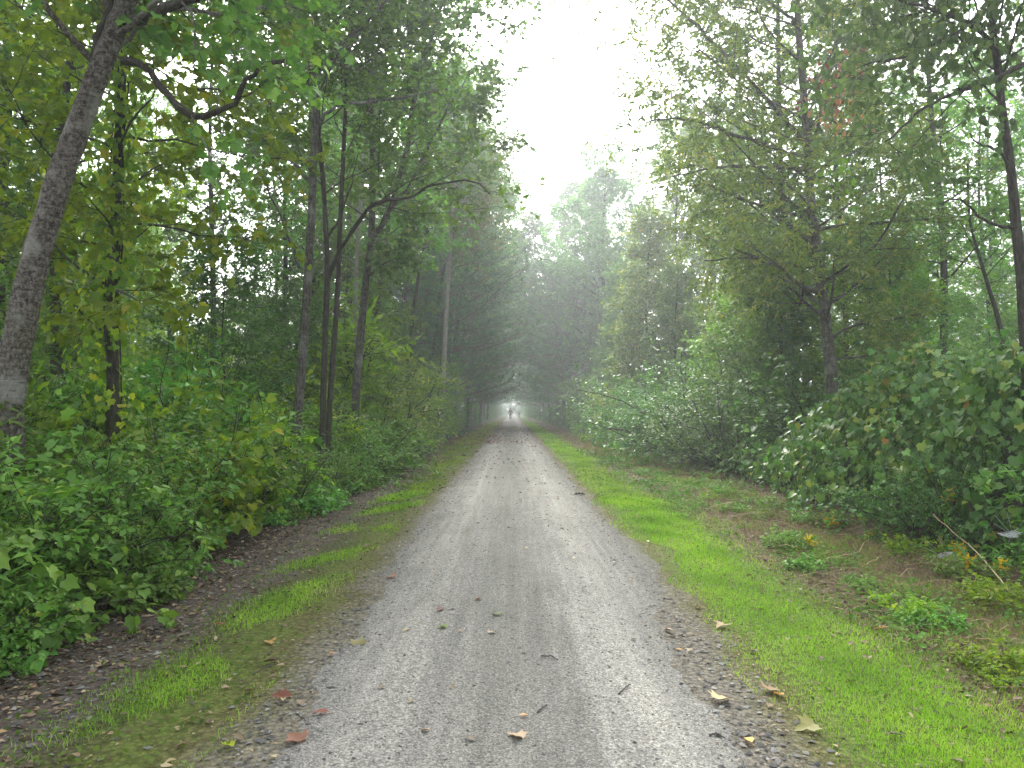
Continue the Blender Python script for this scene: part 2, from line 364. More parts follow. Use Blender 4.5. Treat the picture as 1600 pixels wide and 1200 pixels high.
def hero(name, label, W, Lf, wood, leafm, base, cat='tree', group=None, crown='crown', limbs=(), wood2=None):
    r = thing(name, label, cat, tuple(base), group)
    link('trunk', W.mesh('trunk', True, base), wood, r)
    if Lf is not None: link(crown, Lf.mesh(crown, False, base), leafm, r)
    for pts, r0, r1 in limbs:
        b = MB(); p = catmull(pts, 18); p[2:] += RNG(len(pts)*7+int(r0*999)).normal(size=p[2:].shape)*r0*.35; tubes(b, p[None], np.linspace(r0, r1, 18)[None]*(1+.12*np.sin(np.arange(18)*1.7))[None], 9, jit=.09, rng=RNG(int(abs(r0)*1e5)))
        link('branch', b.mesh('branch', True, base), wood2 or wood, r)
    return r

# ------------------------------------------------------------------ ground
def ground_grid(xs, ys):
    X, Y = np.meshgrid(xs, ys); v = np.stack([X, Y, gz(X, Y)], -1).reshape(-1, 3)
    i = np.arange(len(xs)*len(ys)).reshape(len(ys), len(xs))
    return v, np.stack([i[:-1, :-1], i[:-1, 1:], i[1:, 1:], i[1:, :-1]], -1).reshape(-1, 4)
EXT = 620.
m, nt, n, b = mat('ground_soil')
geo = n.new('ShaderNodeNewGeometry'); sep = n.new('ShaderNodeSeparateXYZ'); nt.links.new(geo.outputs['Position'], sep.inputs[0])
nz = noise(nt, 1.1, geo.outputs['Position'], 6, .6); nf = noise(nt, 45, geo.outputs['Position'], 5, .7)
vor = n.new('ShaderNodeTexVoronoi'); vor.inputs['Scale'].default_value = 26; nt.links.new(geo.outputs['Position'], vor.inputs['Vector'])
xw = mathn(nt, 'ADD', sep.outputs[0], mathn(nt, 'MULTIPLY', mathn(nt, 'SUBTRACT', nz.outputs['Fac'], .5), .9))
fx = mathn(nt, 'DIVIDE', mathn(nt, 'ADD', xw, 6), 12, True)
S = lambda x: (x+6)/12
zone = ramp(nt, fx, [(S(-4), (.045, .035, .025)), (S(-3.2), (.06, .047, .036)), (S(-2.9), (.12, .10, .085)), (S(-2.35), (.13, .112, .095)), (S(-2.1), (.10, .105, .045)),
                     (S(-1.75), (.12, .16, .035)), (S(-1.5), (.125, .125, .05)), (S(-1.2), (.20, .19, .15)), (S(1.2), (.20, .19, .16)), (S(1.5), (.13, .13, .055)), (S(1.75), (.12, .19, .035)),
                     (S(2.5), (.12, .19, .04)), (S(2.75), (.12, .10, .055)), (S(3.6), (.14, .13, .06)), (S(4.8), (.09, .08, .045)), (S(5.5), (.045, .035, .025))])
spk = ramp(nt, vor.outputs['Distance'], [(0, (1.5, 1.4, 1.3)), (.35, (.95, .95, .95)), (.7, (.35, .33, .3))])
c1 = mixc(nt, .55, zone.outputs[0], spk.outputs[0], 'MULTIPLY')
c2 = mixc(nt, .8, c1, ramp(nt, nf.outputs['Fac'], [(.25, (.3, .3, .3)), (.5, (1, 1, 1)), (.75, (1.7, 1.6, 1.5))]).outputs[0], 'MULTIPLY')
c2 = mixc(nt, 1, c2, (.95, .93, .90), 'MULTIPLY')
nt.links.new(c2, b.inputs['Base Color']); b.inputs['Roughness'].default_value = .95; b.inputs['Specular IOR Level'].default_value = .15
bump(nt, b, mathn(nt, 'ADD', nf.outputs['Fac'], vor.outputs['Distance']), .7, .03)
GROUND = m
xs = np.concatenate([-np.geomspace(EXT/2, 8, 24), np.arange(-7.8, 8, .3), np.geomspace(8.2, EXT/2, 24)])
ys = np.concatenate([np.arange(-6, 30, .35), np.geomspace(30.4, EXT, 60)]); ys = np.concatenate([[-60, -20], ys])
tag(link('ground', MB().add(*ground_grid(xs, ys)).mesh('ground', True), GROUND), 'brown leaf-littered soil of the forest floor beside the trail', kind='structure')

m, nt, n, b = mat('trail_gravel')
geo = n.new('ShaderNodeNewGeometry'); sep = n.new('ShaderNodeSeparateXYZ'); nt.links.new(geo.outputs['Position'], sep.inputs[0])
mp = n.new('ShaderNodeMapping'); mp.inputs['Scale'].default_value = (1, .03, 1); nt.links.new(geo.outputs['Position'], mp.inputs[0])
mp2 = n.new('ShaderNodeMapping'); mp2.inputs['Scale'].default_value = (1, .3, 1); nt.links.new(geo.outputs['Position'], mp2.inputs[0])
lines = noise(nt, 13, mp.outputs[0], 4, .6, .2); blot = noise(nt, 2.4, mp2.outputs[0], 6, .7); fine = noise(nt, 95, geo.outputs['Position'], 4, .75)
grit = n.new('ShaderNodeTexVoronoi'); grit.inputs['Scale'].default_value = 75; nt.links.new(geo.outputs['Position'], grit.inputs['Vector'])
xx = mathn(nt, 'ADD', sep.outputs[0], mathn(nt, 'MULTIPLY', mathn(nt, 'SUBTRACT', blot.outputs['Fac'], .5), .45))
S = lambda x: (x+2)/4
base = ramp(nt, mathn(nt, 'DIVIDE', mathn(nt, 'ADD', xx, 2), 4, True),
            [(S(-1.6), (.16, .155, .12)), (S(-1.3), (.20, .20, .185)), (S(-1.0), (.28, .278, .265)), (S(-.72), (.36, .355, .335)), (S(-.4), (.27, .268, .255)), (S(-.1), (.225, .226, .21)), (S(.15), (.23, .229, .215)),
             (S(.5), (.32, .315, .30)), (S(.75), (.36, .355, .335)), (S(1.0), (.27, .268, .255)), (S(1.3), (.19, .188, .175)), (S(1.6), (.15, .15, .11))])
c = mixc(nt, .75, base.outputs[0], ramp(nt, lines.outputs['Fac'], [(.34, (.84, .84, .84)), (.5, (1, 1, 1)), (.62, (1.17, 1.17, 1.15))]).outputs[0], 'MULTIPLY')
c = mixc(nt, .8, c, ramp(nt, blot.outputs['Fac'], [(.3, (.72, .73, .70)), (.5, (.98, .98, .98)), (.7, (1.16, 1.16, 1.14))]).outputs[0], 'MULTIPLY')
c = mixc(nt, .95, c, ramp(nt, fine.outputs['Fac'], [(.30, (.22, .22, .21)), (.48, (.92, .92, .92)), (.66, (1.85, 1.83, 1.75))]).outputs[0], 'MULTIPLY')
gcol = n.new('ShaderNodeSeparateColor'); nt.links.new(grit.outputs['Color'], gcol.inputs[0])
c = mixc(nt, 1, c, (.70, .69, .665), 'MULTIPLY')
c = mixc(nt, .6, c, ramp(nt, gcol.outputs[0], [(0, (.45, .45, .45)), (.5, (1, 1, 1)), (1, (1.5, 1.5, 1.45))]).outputs[0], 'MULTIPLY')
nt.links.new(c, b.inputs['Base Color']); b.inputs['Roughness'].default_value = .9; b.inputs['Specular IOR Level'].default_value = .25
bump(nt, b, mathn(nt, 'ADD', fine.outputs['Fac'], mathn(nt, 'MULTIPLY', grit.outputs['Distance'], .8)), .8, .012)
TRAIL = m
def edge(y, side, rng=RNG(3)):
    y = np.asarray(y, float); w = 1.14 + .26*np.clip((y-4)/6, 0, 1) - .0*y
    if side > 0: w = w - .06*np.clip((7-y)/3, 0, 1) + .06*np.exp(-((y-9)/2.5)**2) + .28*np.exp(-((y-8.3)/1.3)**2)
    return side*(w + .05*np.sin(y*1.9+side) + .035*np.sin(y*4.7+2*side) + .02*np.sin(y*11.3) + .015*np.sin(y*23+side))
ys = np.concatenate([np.arange(-4, 26, .06), np.geomspace(26.2, EXT-2, 260)]); u = np.linspace(-1, 1, 15)
X = edge(ys, -1)[:, None]*(1-u)/2 + edge(ys, 1)[:, None]*(1+u)/2; Y = np.repeat(ys[:, None], 15, 1)
v = np.stack([X, Y, gz(X, Y)+.006 - .012*(np.abs(u)[None] > .99)], -1).reshape(-1, 3); i = np.arange(len(v)).reshape(len(ys), 15)
tag(link('trail', MB().add(v, np.stack([i[:-1, :-1], i[:-1, 1:], i[1:, 1:], i[1:, :-1]], -1).reshape(-1, 4)).mesh('trail', True), TRAIL),
    'pale grey crushed-stone trail running straight into the trees', kind='structure')

# small stones on the trail and its shoulder
def stones(mb, x, y, r, rng):
    V = np.array([(1, 0, 0), (0, 1, 0), (-1, 0, 0), (0, -1, 0), (0, 0, .7), (0, 0, -.5)], float); F = np.array([(0, 1, 4), (1, 2, 4), (2, 3, 4), (3, 0, 4)])
    k = len(x); a = rng.random(k)*6.28; s = r[:, None]*(.6+.8*rng.random((k, 3)))*np.array([1, 1, .75])
    v = V[None]*s[:, None] + rng.normal(size=(k, 6, 3))*r[:, None, None]*.18
    c, sn = np.cos(a)[:, None], np.sin(a)[:, None]
    v = np.stack([v[..., 0]*c - v[..., 1]*sn + x[:, None], v[..., 0]*sn + v[..., 1]*c + y[:, None], v[..., 2] + (gz(x, y)+.006)[:, None]], -1)
    mb.add(v, (F[None]+(np.arange(k)*6)[:, None, None]).reshape(-1, 3), np.repeat(rng.random(k), 6))
STONE = leafmat('stone', [(0, (.05, .05, .047)), (.5, (.13, .13, .122)), (.85, (.22, .215, .20)), (1, (.34, .335, .31))], rough=.8, trans=0)
rng = RNG(11); mb = MB()
y = 3 + 11*rng.random(17000)**1.8; x = rng.uniform(-1.35, 1.35, len(y)); stones(mb, x, y, .003+.011*rng.random(len(y))**5, rng)
tag(link('gravel', mb.mesh('gravel'), STONE), 'loose grey grit and small stones on the trail surface', kind='stuff')
rng = RNG(12); mb = MB()
y = 3 + 22*rng.random(9000)**1.6; u_ = rng.random(9000); x = np.where(u_ < .6, -2.75+.42*rng.normal(size=9000), np.where(u_ < .8, -1.22+.13*rng.normal(size=9000), 1.24+.13*rng.normal(size=9000))); stones(mb, x, y, .006+.016*rng.random(len(y))**3, rng)
tag(link('shoulder_gravel', mb.mesh('shoulder_gravel'), STONE), 'coarse grey stones along the bare shoulder under the shrubs', kind='stuff')

# grass: blades on their own roots
def blades(mb, x, y, h, w, rng, lean=.6, tint=None, curl=.35, simple=False):
    k = len(x); a = rng.random(k)*6.28; t = lean*rng.random(k)**.7; b2 = rng.random(k)*6.28
    d = np.column_stack([np.cos(a)*np.sin(t), np.sin(a)*np.sin(t), np.cos(t)]); X = np.column_stack([np.cos(b2), np.sin(b2), np.zeros(k)])
    P = np.column_stack([x, y, gz(x, y)-.004]); hm = h[:, None]
    mid = P + d*hm*.55; tip = P + d*hm + np.column_stack([np.cos(a), np.sin(a), -.4*np.ones(k)])*hm*curl*rng.random((k, 1))
    v = np.stack([P-X*w[:, None]/2, P+X*w[:, None]/2, mid+X*w[:, None]*.38, mid-X*w[:, None]*.38, tip], 1)
    if simple:
        mb.add(np.stack([P-X*w[:, None]/2, P+X*w[:, None]/2, tip], 1), np.arange(k*3).reshape(k, 3), np.repeat(rng.random(k) if tint is None else tint, 3)); return
    o = (np.arange(k)*5)[:, None]
    mb.add(v, np.concatenate([o+np.array([[0, 1, 2]]), o+np.array([[0, 2, 3]]), o+np.array([[3, 2, 4]])]), np.repeat(rng.random(k) if tint is None else tint, 5))
def patch(x, y, f=1.0, s=0): return .5 + .5*np.sin(x*2.1*f+1.7*np.sin(y*.8*f+s))*np.cos(y*1.3*f+2*np.sin(x*1.1*f+s))
def strip(seed, n, y0, y1, cx, sx, pw, hh, ww, matn, name, label, keep=None, lean=.7, clip=None):
    rng = RNG(seed); y = y0 + (y1-y0)*rng.random(n)**pw; x = cx(y) + sx(y)*np.clip(rng.normal(size=n)*.5, -1.15, 1.15)
    if clip is not None: ok = clip(x, y, rng); x, y = x[ok], y[ok]
    lod = np.clip(y/7, 1, 9); mb = MB()
    blades(mb, x, y, hh*(.5+.8*rng.random(len(x)))*np.minimum(lod, 1.25), ww*lod*(.7+.6*rng.random(len(x))), rng, lean, np.clip(.45*patch(x, y, 2.3)+.2*patch(x, y, .8, 1)+.45*rng.random(len(x))-.05, 0, 1), simple=y0 > 10 or matn in ('moss', 'straw') or name == 'weeds')
    return tag(link(name, mb.mesh(name), G[matn]), label, kind='stuff')
one = lambda c: (lambda y: np.full_like(y, c))
rng_keep = lambda lo: (lambda x, y, r: r.random(len(x)) < np.clip((patch(x, y, 1.5)-lo)*3+.15, 0, 1))
strip(21, 66000, 3, 14, lambda y: 2.12+.0*y+.1*np.sin(y*.6), lambda y: .72-.02*(y < 5), 1.7, .038, .0042, 'grass', 'grass', 'bright mown grass verge beside the open edge of the trail',
      clip=lambda x, y, r: (x > 1.42+.10*np.sin(y*2.3)+.06*np.sin(y*5.1)+.35*np.exp(-((y-8.3)/1.2)**2)) & (r.random(len(x)) < 1.2-.35*patch(x, y, 1.3)-.4*patch(x, y, 4.1, 2)))
strip(22, 46000, 13, 105, lambda y: 2.15+.1*np.sin(y*.3), lambda y: .75+.0*y, 1.6, .055, .0038, 'grass', 'grass', 'thinner grass verge running far along the trail edge', clip=lambda x, y, r: x > 1.5)
strip(23, 36000, 3, 16, lambda y: -1.86-.05*np.sin(y*.9)-.012*y, one(.42), 1.5, .045, .0042, 'grass', 'grass', 'patchy low grass on the shaded verge under the shrubs', clip=rng_keep(.5))
strip(24, 30000, 15, 100, lambda y: -1.95-.35*np.clip((y-20)/15, 0, 1), lambda y: .45+.4*np.clip((y-20)/15, 0, 1), 1.5, .055, .0038, 'grass', 'grass', 'sunny grass verge farther along the shaded side of the trail', clip=rng_keep(.2))
strip(25, 40000, 3, 26, lambda y: -1.45-.01*y, one(.34), 1.7, .011, .005, 'moss', 'moss', 'olive moss along the shaded trail edge', lean=1.2, clip=rng_keep(.25))
strip(26, 22000, 3, 20, lambda y: 1.36+.01*y, one(.22), 1.7, .011, .005, 'moss', 'moss', 'olive moss between the gravel and the mown grass', lean=1.2, clip=rng_keep(.25))
strip(27, 42000, 3.5, 26, lambda y: 3.75+.02*y, one(1.15), 1.6, .14, .0035, 'straw', 'straw_grass', 'dry brown cut grass between the verge and the vines', lean=1.45)
strip(28, 40000, 3.5, 40, lambda y: 3.5+.02*y, one(.9), 1.5, .10, .004, 'grass', 'weeds', 'green weeds coming up through the dry cut grass', lean=.9, clip=lambda x, y, r: r.random(len(x)) < np.clip((patch(x, y, 1.1, 2)-.4)*4, 0.05, .9))
strip(29, 30000, 26, 100, lambda y: 3.9+.0*y, one(1.1), 1.5, .14, .0035, 'straw', 'straw_grass', 'dry brown grass far along the open side of the trail', lean=1.3)

rng = RNG(45); k = 2600; y = 3.6+24*rng.random(k)**1.5; x = 3.7+.02*y+.65*rng.normal(size=k); ok = x > 2.65; x, y = x[ok], y[ok]; k = len(x)
a = rng.random(k)*6.28; ln = .12+.32*rng.random(k)**2; d = np.column_stack([np.cos(a), np.sin(a), .05+.25*rng.random(k)**3]); p0 = np.column_stack([x, y, gz(x, y)+.01+.05*rng.random(k)])
mb = MB(); tubes(mb, np.stack([p0, p0+d*ln[:, None]*.55+rng.normal(size=(k, 3))*.012, p0+d*ln[:, None]-np.array([0, 0, .02])], 1), (.0016+.0016*rng.random(k))[:, None]*np.clip(y/9, 1, 2)[:, None]*np.array([[1, .9, .5]]), 3, .5)
mb.t = [np.repeat(.45+.55*rng.random(k), 9)]
tag(link('dry_stems', mb.mesh('dry_stems'), G['straw']), 'pale broken dry stems tangled over the cut bank', kind='stuff')
# broad little weed leaves over the bank and thinly in the verge
def sprouts(seed, n, xf, y0, y1, size, label, keep, matn='weed'):
    rng = RNG(seed); y = y0+(y1-y0)*rng.random(n)**1.5; x = xf(y, rng); ok = keep(x, y, rng); x, y = x[ok], y[ok]; k = len(x); mb = MB()
    P = np.column_stack([x, y, gz(x, y)+.015+.10*rng.random(k)**2]); D = rng.normal(size=(k, 3))*np.array([1, 1, .35]); N = UP+rng.normal(size=(k, 3))*.35
    leaves(mb, P, D, N, size*(.5+.9*rng.random(k))*np.clip(y/9, 1, 2.2), 'blade', np.clip(.6*patch(x, y, 1.7, 3)+.5*rng.random(k), 0, 1)); return tag(link('weeds', mb.mesh('weeds'), G[matn]), label, kind='stuff')
sprouts(36, 26000, lambda y, r: 3.55+.75*r.normal(size=len(y)), 3.6, 30, .042, 'small broad weed leaves spread over the cut bank', lambda x, y, r: (x > 2.5) & (r.random(len(x)) < np.clip((patch(x, y, 1.4, 4)-.42)*4, .04, 1)))
sprouts(37, 2500, lambda y, r: 2.1+.4*r.normal(size=len(y)), 3, 20, .022, 'clover leaves mixed into the mown verge', lambda x, y, r: x > 1.5, 'weed')
sprouts(38, 3500, lambda y, r: -2.0+.35*r.normal(size=len(y)), 3, 18, .03, 'tiny weeds on the mossy shaded verge', lambda x, y, r: x < -1.3)
strip(39, 9000, 3, 22, lambda y: 2.25+.0*y, one(.8), 1.6, .06, .004, 'straw', 'dry_grass', 'dry stems mixed into the mown verge', lean=1.3)
# leaf litter
def litter(seed, n, xf, y0, y1, pw, size, name, label, kind='oak', matn='brown', tint=(0, .95)):
    rng = RNG(seed); y = y0+(y1-y0)*rng.random(n)**pw; x = xf(y, rng); mb = MB()
    a = rng.random(n)*6.28; D = np.column_stack([np.cos(a), np.sin(a), rng.normal(size=n)*.22]); N = UP + rng.normal(size=(n, 3))*.35
    s = size*(.5+.8*rng.random(n))*np.clip(y/12, 1, 2)
    leaves(mb, np.column_stack([x, y, gz(x, y)+.008]), D, N, s, kind, tint[0]+(tint[1]-tint[0])*rng.random(n))
    return tag(link(name, mb.mesh(name), G[matn]), label, kind='stuff')
litter(31, 7500, lambda y, r: -2.95+.42*r.normal(size=len(y)), 3, 26, 1.5, .055, 'leaf_litter', 'brown leaf litter on the bare shoulder under the shrubs', 'diamond')
litter(32, 3000, lambda y, r: r.normal(size=len(y))*.35+2.85+.0*y, 3, 24, 1.5, .055, 'leaf_litter', 'brown leaf litter in the rut beyond the mown grass', 'diamond')
litter(38, 3200, lambda y, r: np.where(r.random(len(y)) < .5, -1.5+.35*r.normal(size=len(y)), 1.5+.35*r.normal(size=len(y))), 3, 20, 1.4, .024, 'leaf_litter', 'crumbs of dead leaf along both trail edges', 'diamond')
litter(33, 2600, lambda y, r: r.uniform(-2.2, 1.9, len(y)), 9, 75, 1.0, .055, 'leaf_litter', 'small fallen leaves sprinkled over the far trail', 'diamond', tint=(.3, 1))
litter(34, 4200, lambda y, r: np.where(r.random(len(y)) < .5, r.uniform(-3.4, -.6, len(y)), r.uniform(-3.2, 3.0, len(y))), 36, 105, 1.3, .075, 'leaf_litter', 'reddish carpet of fallen leaves where the pines arch over', 'diamond', 'russet', (0, .6))
litter(35, 7000, lambda y, r: np.where(r.random(len(y)) < .6, -5.2+1.2*r.normal(size=len(y)), 6.5+1.2*r.normal(size=len(y))), 4, 45, 1.2, .09, 'leaf_litter', 'old leaf litter under the shrubs', 'diamond', tint=(0, .6))

# ------------------------------------------------------------------ prototypes of the wood
tall = [Proto('broadleaf_tree', *tree_geo(100+i, [(0, 0, 0), (.15*math.sin(i), .1, 6), (.4*math.cos(i*2), .2*math.sin(i), 12), (.3*math.sin(i*3), 0, 18)], .14, .03, n1=32, t0=.24, L1=3.2, n2=8, n3=5, nl=14, L3=.4,
        leaf='blade', size=.14, twigs=False, sides=8), B['dark'], G['mid']) for i in range(3)]
young = [Proto('understory_tree', *tree_geo(120+i, [(0, 0, 0), (.2*math.sin(i), .1, 2.5), (.3*math.cos(i*2), .1, 5), (.2, 0, 8)], .06, .015, n1=30, t0=.06, L1=2.4, n2=7, n3=7, nl=10,
        leaf='blade', size=.12, twigs=False, sides=6, ang1=(55, 85)), B['dark'], G['mid']) for i in range(3)]
oak = [Proto('big_tree', *tree_geo(140+i, [(0, 0, 0), (.2, .1, 7), (-.2, .2, 14), (.1, 0, 22)], .32, .05, n1=54, t0=.12, L1=4.8, n2=8, n3=8, nl=7, leaf='blade', size=.29, twigs=False, sides=9, L3=.7), B['dark'], G['blue']) for i in range(2)]
pine = [Proto('pine_tree', *pine_geo(160+i, 17+i, .2, 95), B['pine'], G['needle']) for i in range(2)]
bigpine = [Proto('pine_tree', *pine_geo(165+i, 16+i, .24, 78, 3.3, 7.2, .34, 9, .07), B['pine'], G['needle']) for i in range(1)]
viny = [Proto('viny_tree', *tree_geo(170+i, [(0, 0, 0), (.1, .1, 3), (-.1, .2, 6), (.1, 0, 10)], .12, .03, n1=54, t0=.02, L1=2.5, n2=8, n3=7, nl=10, leaf='blade', size=.13, twigs=False, sides=6, ang1=(60, 95), up=.02, droop=.5,
        prof=lambda x: 1-.72*x), B['dark'], G['mid']) for i in range(2)]
arch = [Proto('arching_tree', *tree_geo(180+i, [(0, 0, 0), (.25, .1, 5), (.9, -.1, 10), (1.9, .1, 14), (2.9, 0, 17)], .15, .04, n1=34, t0=.5, L1=3.4, n2=8, n3=8, nl=10, leaf='blade', size=.16, twigs=False, sides=7, bias=(.45, 0, .05)), B['dark'], G['mid']) for i in range(2)]
bush = dict(
    small=[Proto('shrub', *bush_geo(200+i, 18, 1.5, .7, 8, 6, 9, 'oval', .05), B['dark'], G['mid'], 'foliage', 'stems') for i in range(3)],
    broad=[Proto('shrub', *bush_geo(210+i, 14, 1.6, .7, 6, 4, 6, 'grape', .10, L3=.3, droop=.4), B['dark'], G['under'], 'foliage', 'stems') for i in range(2)],
    round=[Proto('shrub', *bush_geo(220+i, 16, 1.7, .6, 8, 5, 7, 'oval', .085, L3=.26), B['dark'], G['mid'], 'foliage', 'stems') for i in range(2)],
    lance=[Proto('shrub', *bush_geo(230+i, 12, 1.5, .4, 8, 5, 9, 'lance', .13, L3=.3, droop=.1), B['dark'], G['yellow'], 'foliage', 'stems') for i in range(2)],
    hedge=[Proto('shrub', *bush_geo(250+i, 26, 3.0, .55, 10, 7, 8, 'oval', .085, L2=.42, L3=.34, base=.7), B['dark'], G['mid'], 'foliage', 'stems') for i in range(2)],
    low=[Proto('low_plant', *bush_geo(240+i, 12, .5, 1.1, 5, 3, 5, 'oval', .09, L3=.14), B['dark'], G['under'], 'foliage', 'stems') for i in range(3)],
)

# ------------------------------------------------------------------ trees traced from the photograph
def line(pts, d0, d1=None):
    d1 = d0 if d1 is None else d1; k = len(pts); return np.array([at(x, y, d0+(d1-d0)*i/(k-1)) for i, (x, y) in enumerate(pts)])
def grounded(p):
    p = p.copy(); p[0, 2] = gz(p[0, 0], p[0, 1]) - .1; return p

# leaning cherry on the near shaded side
tr = grounded(line([(-14, 897), (5, 740), (14, 620), (35, 500), (62, 380), (100, 260), (140, 150), (175, 60), (208, -30), (245, -140), (300, -330), (330, -520)], 7.5, 7.0))
ex = [(line([(192, 95), (215, 99), (245, 128), (275, 163), (305, 180), (340, 173), (370, 155), (385, 125), (408, 103), (445, 92)], 7.2, 6.7), .038, .018),
      (line([(197, 36), (240, 22), (285, 0), (340, -35), (430, -100), (520, -190)], 7.1, 6.4), .055, .02),
      (line([(148, 90), (155, 50), (172, 8), (200, -50), (215, -150)], 7.2, 7.0), .035, .015)]
W, Lf = tree_geo(301, tr, .165, .06, n1=18, t0=.58, t1=.98, L1=2.6, n2=7, n3=6, nl=8, leaf='grape', size=.09, extra=ex, sides=16, ang1=(40, 80), L3=.4)
hero('leaning_tree', 'thick grey cherry trunk leaning over towards the trail with a drooping bare branch', W, Lf, B['cherry'], G['mid'], tr[0], limbs=ex, wood2=B['dark'])

# slim trunk wrapped in vine
tr = grounded(line([(178, 843), (177, 640), (175, 500), (180, 380), (184, 250), (190, 140), (198, 20), (205, -150), (210, -380)], 9.5))
W, Lf = tree_geo(302, tr, .085, .03, n1=26, t0=.22, t1=.98, L1=2.0, n2=6, n3=5, nl=8, leaf='grape', size=.10, sides=10, ang1=(60, 95), L3=.4, up=.03, tint=(.1, 1))
r = hero('vine_wrapped_tree', 'slim dark trunk wrapped in yellow-green climbing vine beside the leaning cherry', W, Lf, B['dark'], G['yellow'], tr[0])
rng = RNG(5); mb = MB(); k = 1500
t = rng.random(k)**.8; p, T = along(catmull(tr, 30)[None], (t*.75)[None]*.999); p = p[0]; a = rng.random(k)*6.28; rad = .1+.42*rng.random(k)**1.5*(1-.4*t)
p = p + np.column_stack([np.cos(a)*rad, np.sin(a)*rad, rng.normal(size=k)*.1]); p[:, 0] -= .25*np.maximum(0, np.sin(t*7))*rng.random(k)
leaves(mb, p, np.column_stack([np.cos(a)*.5, np.sin(a)*.5, -np.ones(k)])+rng.normal(size=(k, 3))*.35, np.column_stack([np.cos(a), np.sin(a), .6*np.ones(k)])+rng.normal(size=(k, 3))*.4, .085*(.6+.7*rng.random(k)), 'grape', rng.random(k))
o = link('vine_leaves', mb.mesh('vine_leaves', False, tr[0]), G['yellow'], r); o['kind'] = 'stuff'
for q in range(6):                                          # woody vine stems round the trunk
    z = np.linspace(.05, .72, 22); c, _ = along(catmull(tr, 30)[None], z[None]); ph = q*1.05 + z*9*(1 if q % 2 else -1)
    b_ = MB(); tubes(b_, (c[0] + np.column_stack([np.cos(ph), np.sin(ph), 0*z])*(.10-.04*z)[:, None])[None], np.full((1, 22), .009), 5)
    link('vine_stem', b_.mesh('vine_stem', True, tr[0]), B['dark'], r)

# group of slim trunks by the trail
tr = grounded(line([(450, 778), (465, 650), (478, 480), (487, 330), (492, 200), (492, 100), (493, 0), (500, -200), (505, -420), (515, -640)], 14))
ex = [(line([(485, 120), (478, 90), (462, 55), (450, 15), (446, -40), (430, -120)], 14, 13.4), .036, .012), (line([(497, 115), (520, 82), (560, 46), (600, 5), (650, -50)], 14, 13), .036, .012),
      (line([(498, 196), (512, 175), (545, 160), (600, 157), (650, 148), (700, 138)], 14, 12.6), .036, .012), (line([(484, 285), (460, 255), (430, 235), (400, 205), (370, 190)], 14, 13.5), .03, .01),
      (line([(468, 420), (455, 380), (440, 340), (420, 300), (408, 270)], 14, 13.4), .03, .008), (line([(466, 470), (458, 445), (445, 432)], 14, 13.8), .022, .006)]
W, Lf = tree_geo(303, tr, .09, .04, n1=22, t0=.42, t1=.98, L1=3.2, n2=7, n3=7, nl=10, leaf='round', size=.085, extra=ex[:4], sides=12, ang1=(45, 75))
hero('straight_tree', 'tall straight grey trunk, the nearest of the slim trunks by the trail', W, Lf, B['grey'], G['mid'], tr[0], limbs=ex, group='slim trunks by the trail')
tr = grounded(line([(497, 769), (503, 690), (507, 560), (511, 440), (510, 380), (506, 300), (500, 230), (494, 120), (488, -20), (480, -200), (470, -400)], 15))
ex = [(line([(511, 440), (525, 405), (545, 370), (560, 345), (577, 323), (600, 314), (633, 311), (652, 303), (672, 289), (706, 285), (735, 281), (770, 300)], 15, 12.8), .043, .012),
      (line([(508, 375), (525, 350), (545, 300), (560, 240)], 15, 15.4), .03, .01)]
W, Lf = tree_geo(304, tr, .068, .028, n1=18, t0=.48, t1=.98, L1=2.6, n2=7, n3=7, nl=10, leaf='round', size=.085, extra=ex[:1], sides=10)
hero('crooked_tree', 'crooked dark trunk with a long bare branch reaching over to the trail', W, Lf, B['dark'], G['mid'], tr[0], limbs=ex, group='slim trunks by the trail')
tr = grounded(line([(512, 766), (514, 660), (520, 560), (528, 450), (531, 360), (536, 250), (541, 150), (546, 60), (550, -50), (557, -250), (560, -430)], 15.3))
W, Lf = tree_geo(305, tr, .064, .026, n1=18, t0=.48, t1=.98, L1=2.8, n2=7, n3=7, nl=10, leaf='round', size=.085, sides=10, bias=(.3, 0, 0))
hero('slender_tree', 'slender dark trunk rising close against the crooked trunk', W, Lf, B['dark'], G['mid'], tr[0], group='slim trunks by the trail')
tr = grounded(line([(553, 748), (555, 690), (557, 600), (566, 500), (574, 420), (580, 370), (582, 250), (578, 150), (572, 80), (566, -50), (560, -250), (555, -420)], 18))
ex = [(line([(581, 375), (603, 340), (622, 280), (640, 205), (655, 130), (675, 60), (700, -20), (735, -120), (760, -230)], 18, 17), .07, .025), (line([(592, 362), (612, 325), (640, 285), (665, 240), (700, 170), (735, 110)], 18, 16), .045, .015),
      (line([(578, 430), (600, 412), (640, 400)], 18, 17.5), .03, .008), (line([(640, 205), (680, 175), (720, 160), (760, 170)], 17.6, 16), .035, .01)]
W, Lf = tree_geo(306, tr, .112, .04, n1=28, t0=.42, t1=.98, L1=3.6, n2=8, n3=9, nl=11, leaf='round', size=.1, extra=ex, sides=12, bias=(.35, -.1, 0))
hero('forked_tree', 'forked dark grey trunk whose leafy crown hangs over the trail', W, Lf, B['grey'], G['blue'], tr[0], limbs=ex, group='slim trunks by the trail')
tr = grounded(line([(562, 728), (560, 600), (556, 480), (560, 360), (570, 230), (580, 110), (588, -50), (590, -250)], 22.5))
W, Lf = tree_geo(307, tr, .08, .03, n1=26, t0=.35, L1=3.6, n2=8, n3=8, nl=11, leaf='blade', size=.12, twigs=False, bias=(.3, 0, 0))
hero('pale_trunk_tree', 'pale grey trunk standing just behind the forked trunk', W, Lf, B['pale'], G['mid'], tr[0], group='slim trunks by the trail')
